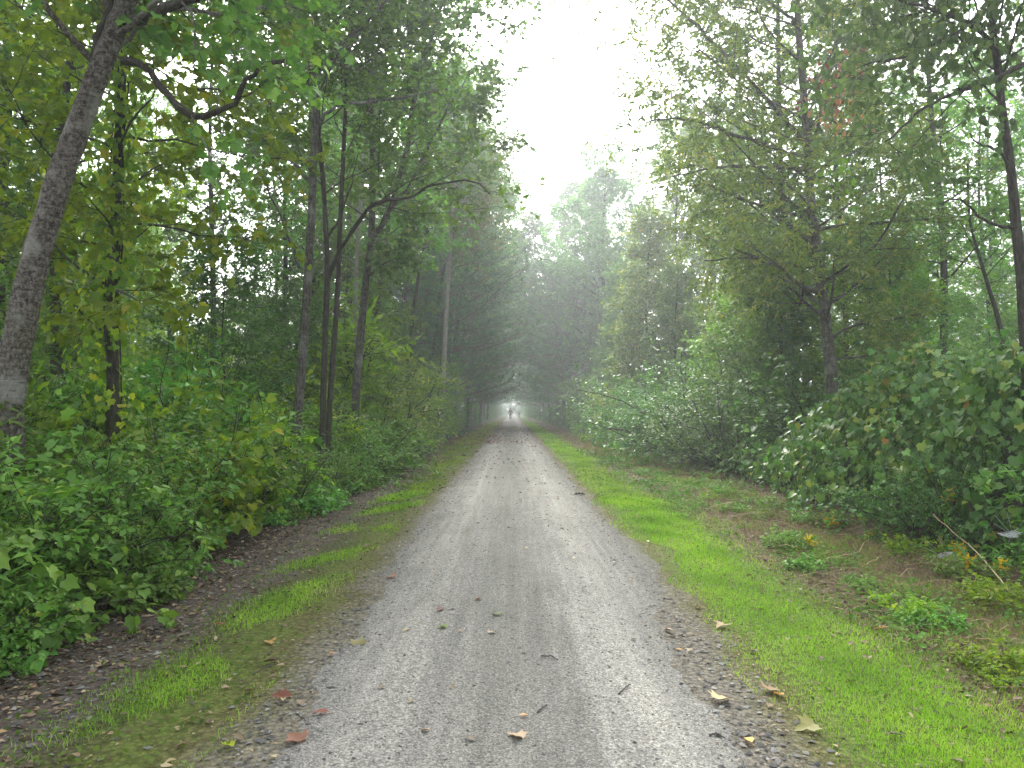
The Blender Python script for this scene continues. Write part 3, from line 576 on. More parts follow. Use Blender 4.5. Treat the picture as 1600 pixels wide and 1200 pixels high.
# pale trunk with thin dull foliage against the pines
tr = grounded(line([(690, 688), (693, 580), (698, 480), (704, 380), (709, 290), (713, 200), (716, 130)], 40))
W, Lf = tree_geo(308, tr, .15, .05, n1=40, t0=.4, L1=3.6, n2=7, n3=7, nl=9, leaf='diamond', size=.18, twigs=False, L3=.6, ang1=(50, 85))
hero('pale_bare_trunk', 'pale half-bare trunk with dull olive foliage standing before the dark pines', W, Lf, B['pale'], G['dull'], tr[0])

# open side: the yellowing tree, its dark neighbour, the near aspen
tr = grounded(line([(1312, 761), (1300, 600), (1290, 500), (1279, 420), (1268, 330), (1262, 230), (1254, 130), (1246, 20), (1240, -100), (1230, -300), (1225, -500)], 16))
ex = [(line([(1259, 228), (1230, 190), (1175, 130), (1120, 70), (1065, 20), (1020, -30)], 16, 14.5), .052, .015), (line([(1258, 245), (1200, 228), (1130, 203), (1070, 185), (1010, 190)], 16, 14.5), .05, .015),
      (line([(1260, 265), (1200, 260), (1120, 262), (1050, 275)], 16, 15), .04, .012), (line([(1252, 338), (1190, 320), (1130, 300), (1075, 265)], 16, 15), .04, .012),
      (line([(1272, 470), (1235, 430), (1200, 410), (1165, 402), (1100, 410)], 16, 14.8), .045, .015), (line([(1255, 50), (1235, 25), (1190, -10), (1150, -50)], 16, 15), .05, .015),
      (line([(1298, 530), (1330, 510), (1390, 500), (1440, 490)], 16, 15.5), .03, .01), (line([(1300, 562), (1350, 556), (1410, 548)], 16, 15.5), .025, .008), (line([(1275, 360), (1330, 350), (1420, 345), (1530, 335)], 16, 15), .04, .012)]
W, Lf = tree_geo(309, tr, .135, .045, n1=44, t0=.18, t1=.98, L1=4.1, n2=9, n3=7, nl=13, leaf='lance', size=.12, extra=ex, sides=12, ang1=(45, 75), droop=.3, tint=(0, .97), up=.03, bias=(-.15, -.15, 0))
r = hero('yellowing_tree', 'grey-trunked tree with small drooping yellowing leaves behind the vine mound', W, Lf, B['grey'], G['olive'], tr[0], limbs=ex)
for cx, cy, k in ((1306, 110, 90), (1300, 150, 80), (1306, 185, 60), (1312, 268, 36)):
    mb = MB(); rng = RNG(cx+cy); c = at(cx, cy, 13.2); k = int(k*.8); P = c + rng.normal(size=(k, 3))*np.array([.24, .22, .16])
    leaves(mb, P, rng.normal(size=(k, 3))*.5 - UP, rng.normal(size=(k, 3)), .12*(.6+.6*rng.random(k)), 'oval', rng.random(k)*(1 if cy < 250 else .2)+(0 if cy < 170 else .3))
    o = link('dead_leaf_cluster', mb.mesh('dead_leaf_cluster', False, tr[0]), G['russet'] if cy < 250 else G['yellow'], r); o['kind'] = 'stuff'; o['label'] = 'cluster of dead russet leaves' if cy < 250 else 'cluster of bright yellow leaves'
tr = grounded(line([(1245, 728), (1242, 560), (1238, 440), (1222, 300), (1218, 180), (1215, 0), (1210, -200)], 22))
W, Lf = tree_geo(310, tr, .13, .045, n1=36, t0=.2, L1=4, n2=8, n3=8, nl=11, leaf='blade', size=.14, twigs=False)
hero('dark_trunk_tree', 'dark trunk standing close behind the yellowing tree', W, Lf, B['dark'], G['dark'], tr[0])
tr = grounded(line([(1622, 838), (1606, 600), (1597, 450), (1586, 330), (1576, 240), (1566, 170), (1556, 80), (1546, 0), (1530, -150), (1520, -350)], 9.2))
ex = [(line([(1562, 122), (1530, 128), (1480, 150), (1430, 180), (1385, 225)], 9.2, 8), .03, .01), (line([(1600, 100), (1540, 130), (1500, 140)], 8.6, 8.2), .03, .018), (line([(1583, 356), (1540, 345), (1500, 312), (1470, 318)], 9.2, 8.8), .02, .006),
      (line([(1580, 262), (1560, 235), (1530, 225), (1515, 210)], 9.2, 8.8), .02, .006), (line([(1556, 70), (1500, 30), (1440, 10), (1380, -10)], 9.2, 7.8), .03, .01), (line([(1550, 10), (1480, 60), (1410, 90), (1350, 100)], 9.2, 8), .025, .008)]
W, Lf = tree_geo(311, tr, .072, .028, n1=22, t0=.55, t1=.98, L1=2.5, n2=8, n3=7, nl=9, leaf='round', size=.075, extra=[ex[0], ex[4], ex[5]], sides=12, mode='hang', bias=(-.3, -.2, 0))
hero('round_leaf_tree', 'slim dark tree rising from the vine mound with hanging round leaves', W, Lf, B['dark'], G['blue'], tr[0], limbs=ex)
tr = grounded(line([(1580, 760), (1570, 560), (1560, 500), (1545, 450), (1530, 400), (1515, 340), (1512, 250)], 14.5))
W, Lf = tree_geo(312, tr, .06, .015, n1=14, t0=.5, L1=1.6, n2=5, n3=5, nl=7, leaf='oval', size=.08)
hero('bent_sapling', 'thin bent dark sapling behind the vine mound', W, Lf, B['dark'], G['mid'], tr[0])

# ------------------------------------------------------------------ the wood behind
R = random.Random(4)
def rp(lst): return lst[R.randrange(len(lst))]
used = []
def free(x, y, d):
    if any((x-a)**2+(y-b)**2 < d*d for a, b in used): return False
    used.append((x, y)); return True
k = 0
while k < 34:
    y = R.uniform(13, 70); x = -R.uniform(6.5, .68*y+5)
    if not free(x, y, 2.6): continue
    deep = y > 40
    later(plant(rp(tall), x, y, '-', group='tall trees in the shaded wood',
          s=R.uniform(.75, 1.1), rz=R.uniform(0, 6.28), leafm=G[R.choice(['mid', 'mid', 'blue', 'yellow'])], tilt=(R.uniform(-.06, .06), R.uniform(-.06, .06))), 'tall thin-trunked tree'); k += 1
k = 0
while k < 40:
    y = R.uniform(11, 50); x = -R.uniform(5.4, .66*y+4)
    if not free(x, y, 1.5): continue
    later(plant(rp(young), x, y, '-', group='young trees in the shaded wood', s=R.uniform(.5, .95), rz=R.uniform(0, 6.28), leafm=G[R.choice(['mid', 'dark', 'mid', 'yellow'])]), 'young green tree'); k += 1
k = 0
while k < 30:
    y = R.uniform(20, 80); x = R.uniform(8.5, .68*y+5)
    if not free(x, y, 3): continue
    later(plant(rp(tall), x, y, '-', group='tall trees in the open-side wood', s=R.uniform(.75, 1.1), rz=R.uniform(0, 6.28), leafm=G[R.choice(['mid', 'blue', 'olive', 'mid'])]), 'tall tree'); k += 1
k = 0
while k < 32:
    y = R.uniform(17, 52); x = R.uniform(7.2, .66*y+4)
    if not free(x, y, 1.6): continue
    later(plant(rp(young), x, y, '-', group='young trees in the open-side wood', s=R.uniform(.5, .9), rz=R.uniform(0, 6.28), leafm=G[R.choice(['mid', 'dark', 'mid', 'yellow'])]), 'young green tree'); k += 1

plant(oak[0], 7.6, 62, 'broad hazy blue-green tree standing above the trail edge beyond the viny tree', s=.98)
plant(oak[1], 8.0, 82, 'tall hazy tree farther on behind the broad blue-green tree', s=1.15, rz=2)
plant(viny[0], 7.6, 21.5, 'viny leafy tree at the foot of the dark trunk', s=.62, leafm=G['mid'], rz=2)
plant(viny[1], 8.2, 27, 'taller viny leafy tree behind the yellowing tree', s=.85, leafm=G['olive'], rz=4)
plant(viny[0], 9.6, 19.5, 'viny leafy tree between the yellowing tree and the bent sapling', s=.6, leafm=G['mid'], rz=5)
plant(viny[1], 6.9, 38, 'tall viny tree joining the bushy pale green one to the yellowing tree', s=1.15, leafm=G['olive'], rz=.6)
plant(tall[1], 9.0, 27, 'leafy yellow-green tall tree close behind the yellowing tree', s=.8, leafm=G['olive'], rz=1)
plant(tall[0], 9.4, 42, 'tall yellow-green tree between the broad hazy tree and the yellowing tree', s=.95, leafm=G['olive'], rz=3)
plant(oak[0], 13.5, 52, 'broad dark tree behind the yellowing tree crown', s=1.0, rz=4)
plant(oak[1], -9.5, 44, 'broad tree crown rising behind the pale half-bare trunk', s=.85, rz=1, leafm=G['mid'])
plant(oak[1], -7, 76, 'broad hazy tree crown above the dark pines', s=.85, rz=1, leafm=G['mid'])
plant(viny[0], 6.6, 45, 'bushy pale green viny tree leafy down to the ground', s=1.05, leafm=G['blue'])
plant(viny[1], 7.4, 34, 'dark viny tree leafy to the ground under the yellowing crown', s=.8, leafm=G['mid'], rz=1)
plant(viny[1], 6.6, 57, 'hazy viny tree past the bushy pale green one', s=.8, leafm=G['blue'], rz=3)
plant(tall[2], -7.6, 36, 'slender leafy tree beside the trail before the pines', s=.95, rz=2, leafm=G['mid'])
plant(tall[1], -7.0, 27, 'slender tree among the shrubs past the forked trunk', s=.9, rz=1, leafm=G['mid'])
for x, y, s, rz, lb in ((-5.0, 53, 1., .4, 'broad dark pine spreading long level boughs across the trail'), (-4.4, 62, 1., 2.2, 'second broad pine reaching across the trail behind the first one'), (-4.2, 73, 1.05, 4., 'third broad pine closing the leafy tunnel'), (5.0, 66, .95, 5.1, 'broad pine on the open side whose light boughs meet the others over the trail')):
    plant(bigpine[0], x, y, lb, s=s, rz=rz)
for i, (x, y, s) in enumerate([(-7, 50, .95), (-8.5, 60, 1.), (-4.6, 76, 1.), (-6.5, 84, 1.1), (-4.4, 90, 1.), (-4.2, 102, 1.05), (-4.2, 116, 1.), (-4.2, 132, 1.1), (-4.2, 150, 1.), (-4.4, 170, 1.)]):
    plant(pine[i % 2], x, y, '%s dark pine along the shaded side, its level boughs over the trail' % nth(i+1), group='pines on the shaded side of the trail', s=s, rz=i*1.3)
for i, (x, y, s) in enumerate([(6.4, 68, .9), (5.6, 76, .95), (5.0, 86, 1.), (4.8, 97, 1.), (4.6, 109, 1.05), (4.5, 124, 1.), (4.5, 141, 1.), (4.6, 160, 1.)]):
    plant(pine[(i+1) % 2], x, y, '%s dark pine along the open side, its level boughs over the trail' % nth(i+1), group='pines on the open side of the trail', s=s, rz=i*2.1+1)
for i, (x, y, s, rz, lm, lb) in enumerate([(-6.2, 33, .95, 0, 'mid', 'leafy tree leaning out over the trail just past the forked trunk'), (-6.0, 43, 1.05, .2, 'blue', 'second tree leaning out over the trail behind the pale half-bare trunk'),
        (-5.6, 52, 1.1, -.2, 'blue', 'hazy tree leaning over the trail above the first pine'), (-4.2, 72, 1.0, 0, 'mid', 'hazy tree meeting the boughs above the pines'), (-4., 96, 1., .1, 'blue', 'far misty tree closing the gap over the trail from the shaded side'),
        (4.6, 92, 1., 3.1, 'blue', 'far misty tree closing the gap over the trail from the open side'), (4.6, 112, 1., 3.2, 'blue', 'very far misty tree bending over the trail from the open side'), (-4., 124, 1., 0, 'blue', 'very far misty tree bending over the trail from the shaded side'),
        (4.2, 140, 1.1, 3.1, 'blue', 'faint arching tree near the end of the open side'), (-4.2, 156, 1.1, 0, 'blue', 'faint arching tree near the end of the shaded side')
        ,(3.8, 172, 1.2, 3.1, 'blue', 'next faint arching tree beyond on the open side'), (-3.8, 190, 1.3, 0, 'blue', 'next faint arching tree beyond on the shaded side'), (3.8, 212, 1.4, 3.2, 'blue', 'last faint arching tree of the open side'), (-3.8, 236, 1.5, .1, 'blue', 'last faint arching tree of the shaded side'),
        (-4.8, 59, 1.1, .1, 'mid', 'green crown leaning across the trail above the second broad pine'), (5.2, 76, 1.15, 3.1, 'blue', 'hazy crown leaning across from the open side above the boughs'), (-4.4, 84, 1.15, 0, 'blue', 'hazy crown leaning across behind the third broad pine')]):
    plant(arch[i % 2], x, y, lb, s=s, rz=rz, leafm=G[lm])
k = 0
for y in list(range(56, 150, 5)):
    x = -4.2-R.uniform(0, .9)
    tr_ = Proto
    h = R.uniform(9, 12); b_ = MB(); lean = R.uniform(.2, 1.1)
    tubes(b_, catmull([(0, 0, 0), (lean*.3, .1, h*.4), (lean, 0, h)], 10)[None], np.linspace(.1, .05, 10)[None], 7)
    r = thing('bare_trunk', '%s slim pale trunk in the row under the arching pines' % nth((y-56)//5+1), 'tree', (x, y, float(gz(x, y))-.05), 'row of slim trunks under the pines'); link('trunk', b_.mesh('trunk', True), B['pale'], r)
    st = MB(); rng = RNG(y); q, d_, _, _ = spawn(catmull([(0, 0, 0), (lean*.3, .1, h*.4), (lean, 0, h)], 10)[None], 9, .3, .95, (60, 90), rng); tubes(st, grow(q, d_, .5+.8*rng.random(9), 5, rng, .15, 0), np.full((9, 1), .02)*np.linspace(1, .3, 5)[None], 4)
    link('dead_twigs', st.mesh('dead_twigs'), B['pale'], r)
for i in range(26):                                         # the wood along the far trail
    y = 150 + i*11; sd = -1 if i % 2 else 1; x = sd*(6.0+R.uniform(0, 2))
    plant((tall+oak)[i % 5], x, y, '%s misty far tree along the %s side beyond the pines' % (nth(i//2+1), 'shaded' if i % 2 else 'open'), group='misty trees at the far end of the trail', s=R.uniform(.8, 1.0), rz=i*1.1)

k = 0
while k < 44:
    y = 62 + 200*R.random()**1.3; x = R.choice([-1, 1])*R.uniform(7.5, 24)
    if not free(x, y, 3): continue
    later(plant(rp(young+viny), x, y, '-', group='hazy young trees behind the pines', s=R.uniform(.7, 1.2), rz=R.uniform(0, 6.28), leafm=G[R.choice(['mid', 'dark', 'blue'])]), 'hazy leafy tree deep behind the pines'); k += 1
for i, y in enumerate(np.arange(104, 250, 9)):
    for sd, wd in ((-1, 'shaded'), (1, 'open')):
        plant(viny[i % 2], sd*((5.0 if y < 125 else 3.6)+R.uniform(0, .8)), y, '%s far low leafy tree under the boughs on the %s side' % (nth(i+1), wd), group='low leafy trees at the far end', s=R.uniform(.38, .55), rz=i*1.7, leafm=G['blue'])
for i in range(9): plant((tall+oak)[i % 5], -14+3.4*i, 262+R.uniform(0, 20), '%s faint tree added to grey the bright far end of the trail' % nth(i+1), group='faint trees added to grey the far end', s=R.uniform(1.4, 1.6), rz=i)  # trees added across the far end to grey its bright haze
for i, x in enumerate((-6.2, -3.4, -.6, 2.0, 4.8)): plant(viny[i % 2], x, 236+3*(i % 2), '%s hazy leafy tree added across the trail to block the glow' % nth(i+1), group='hazy trees added to block the far glow', s=.9, rz=i*1.3, leafm=G['blue'])  # tree row added across the trail to block the white glow beyond
settle()
# ------------------------------------------------------------------ shrubs
gl = 'shrubs along the shaded trail edge'; gr = 'shrubs along the open trail edge'
def shrub(kind, x, y, s, label, group=None, leafm=None, rz=None, cat='shrub'):
    return plant(rp(bush[kind]), x, y, label, cat, group, s, R.uniform(0, 6.28) if rz is None else rz, leafm and G[leafm])
shrub('broad', -3.95, 5.0, .8, 'low broad-leaved bramble spilling out nearest the bare shoulder')
shrub('broad', -4.4, 6.1, .95, 'broad-leaved shrub at the foot of the leaning cherry')
shrub('small', -4.0, 6.8, .8, 'small-leaved green shrub beside the dark hollow')
shrub('round', -5.2, 7.2, 1., 'leafy shrub behind the low bramble')
shrub('broad', -4.3, 9.4, 1., 'vivid green sapling with broad pointed leaves beside the vine-wrapped trunk', leafm='yellow')
shrub('small', -5.6, 9.2, 1.2, 'dense fine-leaved shrub behind the vine-wrapped trunk')
for x, y, sc_, lb in ((-5.0, 10.6, 1.25, 'airy yellow-green sapling rising beside the vine-wrapped trunk'), (-5.6, 12.6, 1.5, 'tall airy sapling with long leaves behind the vine-wrapped trunk'), (-6.6, 11.2, 1.4, 'airy light green sapling left of the vine-wrapped trunk'), (-4.9, 16.5, 1.25, 'light green sapling standing among the slim trunks'), (-6.4, 15, 1.7, 'tall light green sapling before the straight grey trunk')):
    shrub('lance', x, y, sc_, lb.replace('left of', 'on the outer side of'), leafm=['yellow', 'under', 'mid', 'yellow', 'under'][int(y*10) % 5])
shrub('round', -4.05, 5.5, .75, 'small oval-leaved shrub mixed into the low bramble'); shrub('small', -3.75, 4.4, .6, 'fine-leaved low shrub nearest the bare shoulder'); shrub('lance', -4.1, 5.2, .8, 'plant with long narrow leaves standing out of the low bramble', leafm='under')
shrub('lance', -4.2, 11.8, .9, 'bright shrub with long hanging leaflets before the slim trunks')
for q, y in enumerate(np.arange(8.0, 24, 1.15)):
    x = -3.75-R.uniform(0, .5)+.02*y - (1.0 if 8.6 < y < 11.6 else 0)
    shrub(R.choice(['small', 'round', 'small', 'broad']), x, y, R.uniform(.65, .95), '%s green shrub of the front row along the shaded shoulder' % nth(q+1), gl, R.choice([None, None, 'mid', 'under']))
    shrub(R.choice(['small', 'round', 'lance']), x-1.2-R.uniform(0, .6), y+R.uniform(-.5, .5), R.uniform(.95, 1.35), '%s taller shrub of the second row behind the shaded shoulder' % nth(q+1), gl, R.choice([None, 'mid', 'dark']))
for q, y in enumerate(np.arange(4.2, 13, 1.2)): shrub('round', -6.6-R.uniform(0, 1.5), y+1.5, R.uniform(1., 1.4), '%s tall shrub of the deepest row behind the leaning cherry' % nth(q+1), gl)
shrub('hedge', -4.5, 26, 1.0, 'rounded grey-green shrub bulging towards the trail past the slim trunks', leafm='olive')
shrub('hedge', -4.5, 30, 1.1, 'second rounded grey-green shrub before the pale trunk', leafm='mid')
shrub('lance', -5.8, 28, 2.7, 'tall shrub with long yellow-green leaves rising behind the rounded ones')
shrub('lance', -6.0, 23, 2.6, 'tall yellow-green compound-leaved shrub behind the forked trunk')
shrub('hedge', -4.6, 36, 1.15, 'dark green shrub below the pale half-bare trunk')
shrub('hedge', -4.9, 43, 1.0, 'last green shrub before the pines close in', leafm='blue')
shrub('round', -4.9, 48, 1.5, 'small shrub under the first pine bough', leafm='blue')
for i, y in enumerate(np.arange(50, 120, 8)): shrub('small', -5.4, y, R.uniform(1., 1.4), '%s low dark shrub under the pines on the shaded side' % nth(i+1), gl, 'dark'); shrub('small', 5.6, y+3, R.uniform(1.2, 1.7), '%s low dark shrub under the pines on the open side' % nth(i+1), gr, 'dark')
shrub('hedge', 6.1, 23.5, 1.25, 'dark vine-hung shrub beneath the yellowing tree', leafm='vine')
shrub('hedge', 5.9, 20.5, .8, 'broad-leaved vine shrub just past the vine mound', leafm='vine')
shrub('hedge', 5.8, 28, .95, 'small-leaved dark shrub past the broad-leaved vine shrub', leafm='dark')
shrub('hedge', 5.9, 32.5, .9, 'rounded green shrub midway along the open side', leafm='mid')
shrub('lance', 5.2, 36, 1.3, 'pale yellow-green shrub with upright shoots')
shrub('hedge', 5.6, 40, 1.1, 'dense shrub below the bushy viny tree', leafm='mid')
shrub('hedge', 5.6, 46, 1.2, 'hazy shrub below the viny tree on its far side', leafm='blue')
shrub('hedge', 5.6, 53, 1.25, 'hazy grey-green shrub farther along the open side', leafm='blue')
for i, y in enumerate(np.arange(18, 60, 2.6)): shrub(R.choice(['small', 'round']), 6.9+R.uniform(0, .8), y, R.uniform(1.3, 1.9), '%s tall shrub behind the front row on the open side' % nth(i+1), gr, R.choice(['mid', 'dark', 'vine']))
for i, y in enumerate(np.arange(9, 30, 2.2)): shrub('round', 8.8+R.uniform(0, 1.5)+.1*y, y+2, R.uniform(1.1, 1.7), '%s shrub in the gloom behind the vine mound' % nth(i+1), gr, R.choice(['mid', 'dark']))
for i in range(34):
    y = 3.9+20*(i/34)**1.3; x = -3.25-R.uniform(0, .3)+.008*y
    if 7.8 < y < 10.4: x -= .75
    shrub('low', x, y, R.uniform(.5, .95), '%s low leafy plant along the foot of the shaded shrubs' % nth(i+1), 'low plants at the foot of the shaded shrubs', cat='plant')

for i in range(46):
    y = 4.2+18*(i/46)**1.2; x = R.uniform(2.9, 4.4)+.015*y
    shrub('low', x, y, R.uniform(.22, .5), '%s green weed along the strip of dry cut grass' % nth(i+1), 'weeds in the dry cut grass', leafm=R.choice(['under', 'mid', 'yellow']), cat='plant')
# ------------------------------------------------------------------ the vine mound
ELL = [((6.6, 9.5, 0), (1.65, 1.9, 2.42)), ((6.7, 12.6, 0), (2.05, 2.3, 2.55)), ((6.5, 15.6, 0), (1.5, 2.2, 1.35)), ((6.3, 18.6, 0), (1.2, 2., 1.0)), ((6.5, 7.5, 0), (1.25, 1.3, 1.7)), ((8.2, 10.5, 0), (2.2, 3, 2.7))]
def lumps(p): return .11*np.sin(p[:, 0]*3.1+1.3*np.sin(p[:, 1]*2.2))+.10*np.sin(p[:, 1]*3.7+p[:, 2]*2.9)+.07*np.sin(p[:, 2]*6.1+p[:, 0]*4.3+p[:, 1]*5)
def mound_points(n, rng, shell):
    out, nor = [], []
    wts = np.array([a[1][0]*a[1][2] for a in ELL]); cnt = (n*wts/wts.sum()).astype(int)
    for (c, r), k in zip(ELL, cnt):
        d = unit(rng.normal(size=(k, 3))); d[:, 2] = np.abs(d[:, 2]); p = np.array(c) + d*np.array(r)*shell(rng, k)[:, None]
        p = p + unit(d/np.array(r))*lumps(p)[:, None]; ok = p[:, 2] > .03
        for c2, r2 in ELL:
            if c2 != c: ok &= (((p-np.array(c2))/np.array(r2))**2).sum(1) > .72
        out.append(p[ok]); nor.append(unit(d/np.array(r))[ok])
    return np.concatenate(out), np.concatenate(nor)
r = thing('vine_mound', 'big mound of glossy broad grapevine leaves smothering the shrubs', 'vine', (6.6, 11, 0))
org = np.array([6.6, 11, 0])
rng = RNG(41); P, N = mound_points(16500, rng, lambda g, k: 1-.22*g.random(k)**1.6)
face = (P[:, 0] < 7.6) | (P[:, 2] > 1.2); P, N = P[face], N[face]
D = np.array([0, 0, -1.])*.8 + N*.35 + rng.normal(size=P.shape)*.4; Nn = N*.7 + UP*.75 + rng.normal(size=P.shape)*.28
size = .122*(.4+.9*rng.random(len(P)))*(.75+.5*patch(P[:, 1]*1.3, P[:, 2]*2)); tint = rng.random(len(P))
vis = np.argsort(P[:, 1]*1.0 + 1.2*(P[:, 0]-5) - size*14)[:300]            # the largest leaves are objects of their own
mk = np.ones(len(P), bool); mk[vis] = False
mb = MB(); leaves(mb, P[mk], D[mk], Nn[mk], size[mk], 'grape', tint[mk]); o = link('foliage', mb.mesh('foliage', False, org), G['vine'], r); o['kind'] = 'stuff'
single = []
for q in range(12):
    mb = MB(); leaves(mb, np.zeros((1, 3)), np.array([[0, 1., 0]]), np.array([[0, 0, 1.]]), 1., 'grape', np.array([q/11.])); single.append(mb.mesh('leaf'))
from mathutils import Matrix
for i in vis:
    d = unit(D[i]); x = unit(np.cross(d, Nn[i])); nn = np.cross(x, d)
    o = link('leaf', single[int(tint[i]*11.99)], G['vine'], r)
    M = Matrix(((x[0]*size[i], d[0]*size[i], nn[0]*size[i], P[i][0]-org[0]), (x[1]*size[i], d[1]*size[i], nn[1]*size[i], P[i][1]-org[1]), (x[2]*size[i], d[2]*size[i], nn[2]*size[i], P[i][2]-org[2]), (0, 0, 0, 1)))
    o.matrix_local = M
s0, n0 = mound_points(330, rng, lambda g, k: 1.0+0*g.random(k)); run = grow(s0, n0*.7+UP*.5+rng.normal(size=s0.shape)*.5, .35+.6*rng.random(len(s0)), 7, rng, .22, -.10)
mb = MB(); tubes(mb, run, np.full((len(run), 1), .004)*np.linspace(1, .4, 7)[None], 3); o = link('runner_stems', mb.mesh('runner_stems', False, org), B['pale'], r); o['kind'] = 'stuff'
mb = MB(); twig_leaves(mb, run, 7, rng, .085, 'grape', .5); o = link('runner_leaves', mb.mesh('runner_leaves', False, org), G['vine'], r); o['kind'] = 'stuff'
mb = MB(); s0, _ = mound_points(160, rng, lambda g, k: .75+.2*g.random(k)); s0[:, 2] *= .3
tubes(mb, grow(s0, np.column_stack([rng.normal(size=len(s0))*.5, rng.normal(size=len(s0))*.5, np.ones(len(s0))]), .8+1.1*rng.random(len(s0)), 8, rng, .25, -.05), np.full((len(s0), 1), .008)*np.linspace(1, .4, 8)[None], 4)
o = link('vine_stems', mb.mesh('vine_stems', False, org), B['dark'], r); o['kind'] = 'stuff'
shrub('small', 5.15, 9.4, .8, 'small-leaved dark green plant growing through the foot of the vine mound', leafm='dark')
shrub('lance', 5.7, 7.9, .7, 'lance-leaved plant under the vine mound beside the long dry stalk', leafm='under')

# goldenrod plants
def goldenrod(x, y, h, lean, label, seed):
    rng = RNG(seed); r = thing('goldenrod', label, 'flower', (x, y, float(gz(x, y))), 'goldenrod at the foot of the vines')
    s = catmull([(0, 0, 0), (lean[0]*.3, lean[1]*.3, h*.6), (lean[0], lean[1], h)], 10)[None]; b_ = MB(); tubes(b_, s, np.full((1, 10), .004), 5); link('stem', b_.mesh('stem'), G['under'], r)
    b_ = MB(); twig_leaves(b_, s, 26, rng, .10, 'lance', .2); link('foliage', b_.mesh('foliage'), G['under'], r)
    q, d, _, _ = spawn(s, 9, .72, 1, (50, 80), rng); f = grow(q, d, .05+.06*rng.random(9), 4, rng, .1, -.1); b_ = MB(); tubes(b_, f, np.full((9, 4), .0015), 3)
    p, T = along(f, rng.random((9, 22))); p = p.reshape(-1, 3); leaves(b_, p, rng.normal(size=p.shape), rng.normal(size=p.shape), .02, 'diamond', rng.random(len(p)))
    link('flower_head', b_.mesh('flower_head'), G['flower'], r)
for i, (px, py, d, h, lb) in enumerate([(1476, 757, 9.0, .72, 'bright goldenrod head against the dark vines'), (1252, 902, 8.8, .22, 'short goldenrod in the dry grass at the verge edge'), (1348, 866, 9.6, .3, 'goldenrod beside the fallen pale twig'),
                                       (1295, 846, 10.5, .3, 'small goldenrod farthest back at the vine foot'), (1500, 893, 8.1, .3, 'goldenrod just below the spider web'), (1520, 922, 7.6, .25, 'drooping goldenrod between the web and the stalk'), (1560, 930, 7.4, .3, 'pale goldenrod at the lower end of the stalk'), (1598, 925, 7.3, .35, 'yellow goldenrod beyond the stalk end')]):
    p = at(px, py, d); goldenrod(p[0], p[1], max(p[2], .12)+.03, (.1*math.sin(i), -.08), lb, 500+i)

# long dry stalks
def stick(name, label, pts, r0, r1, m, cat='stalk', group=None):
    wob = .3 if name == 'twig' else .8
    pts = np.asarray(pts); b_ = MB(); q = catmull(pts, 14); q[1:] += RNG(int(abs(pts[0][0])*1000)).normal(size=q[1:].shape)*r0*wob; tubes(b_, q[None], np.linspace(r0, r1, 14)[None], 6); return tag(link(name, b_.mesh(name, True, pts[0]), m, None, tuple(pts[0])), label, cat, group)
STRAW = plain('dry_stalk', (.42, .30, .17), .6)
def on(px, py, up=.02):
    d = 1.6*1200/(py-641); p = at(px, py, d); p[2] = gz(p[0], p[1])+up; return p
e = on(1640, 990); stick('dry_stalk', 'long straw-coloured stalk leaning out of the vines', [at(1458, 803, 8.6), at(1530, 868, 7.8), e], .0045, .007, STRAW)
stick('fallen_twig', 'pale dry twig lying in the cut grass below the goldenrod', [on(1265, 882), on(1310, 872, .05), on(1338, 868, .06), on(1362, 845, .12)], .008, .004, STRAW)
stick('fallen_twig', 'thin pale twig lying flat behind the other', [on(1245, 868), on(1290, 866, .04), on(1330, 864, .03)], .005, .003, STRAW)
stick('fallen_twig', 'short pale twig end standing proud of the dry grass', [on(1346, 884), on(1376, 874, .05)], .006, .004, STRAW)
DARKW = plain('dark_twig', (.05, .04, .033), .8)
for i, (a, b2, lb) in enumerate([((395, 1053), (430, 1037), 'dark twig lying on the mossy verge by the orange leaf'), ((1108, 1152), (1132, 1157), 'thin dark twig on the gravel by the split tan leaf'), ((840, 1120), (855, 1109), 'short dark twig on the centre of the trail'),
                                ((845, 1032), (872, 1038), 'dark twig lying across the mossy centre of the trail'), ((968, 1090), (985, 1075), 'small dark twig on the tyre track')]):
    p, q = on(*a, .012), on(*b2, .012); stick('twig', lb, [p, (p+q)/2+np.array([.01, .02, .006]), q], .005, .003, DARKW, 'twig')

# spider webs
m, nt, n, b = mat('spider_silk'); b.inputs['Base Color'].default_value = (.75, .77, .78, 1); b.inputs['Roughness'].default_value = .5
WEB = m
def web(label, px, py, d, w, dp, seed):
    rng = RNG(seed); c = at(px, py, d); b_ = MB(); k = int(420*min(1, (dp/.16)**2.6))
    a = rng.random((k, 2))*6.28; rr = np.sqrt(rng.random((k, 2))); x = np.cos(a)*rr*w; y = np.sin(a)*rr*dp; z = .05*(x/w)**2 + .25*(y/dp)*dp*.7 + .03*np.sin(x*9)
    p = c + np.stack([x, y, z], -1); seg = np.stack([p[:, 0], (p[:, 0]+p[:, 1])/2-np.array([0, 0, .006]), p[:, 1]], 1)
    tubes(b_, seg, np.full((k, 3), .0011), 3)
    ho = c + np.array([[-w*1.2, 0, .12], [w*1.2, .1, .14], [0, dp, .22], [w*.5, -dp, -.05], [-w*.6, -dp, -.06], [-.9*w, dp*.8, .2]])
    tubes(b_, np.stack([np.repeat(c[None], 6, 0), ho], 1), np.full((6, 2), .0012), 3)
    r = thing('spider_web', label, 'web', tuple(c)); link('silk', b_.mesh('silk', False, c), WEB, r)
web('white sheet of spider web slung low under the vine mound', 1480, 873, 8.3, .20, .16, 1)
web('small white spider web low in the weeds beyond the mown grass', 1560, 1112, 4.95, .08, .07, 2)
web('faint stretched spider web among the lance leaves', 1582, 836, 8.0, .16, .08, 3)

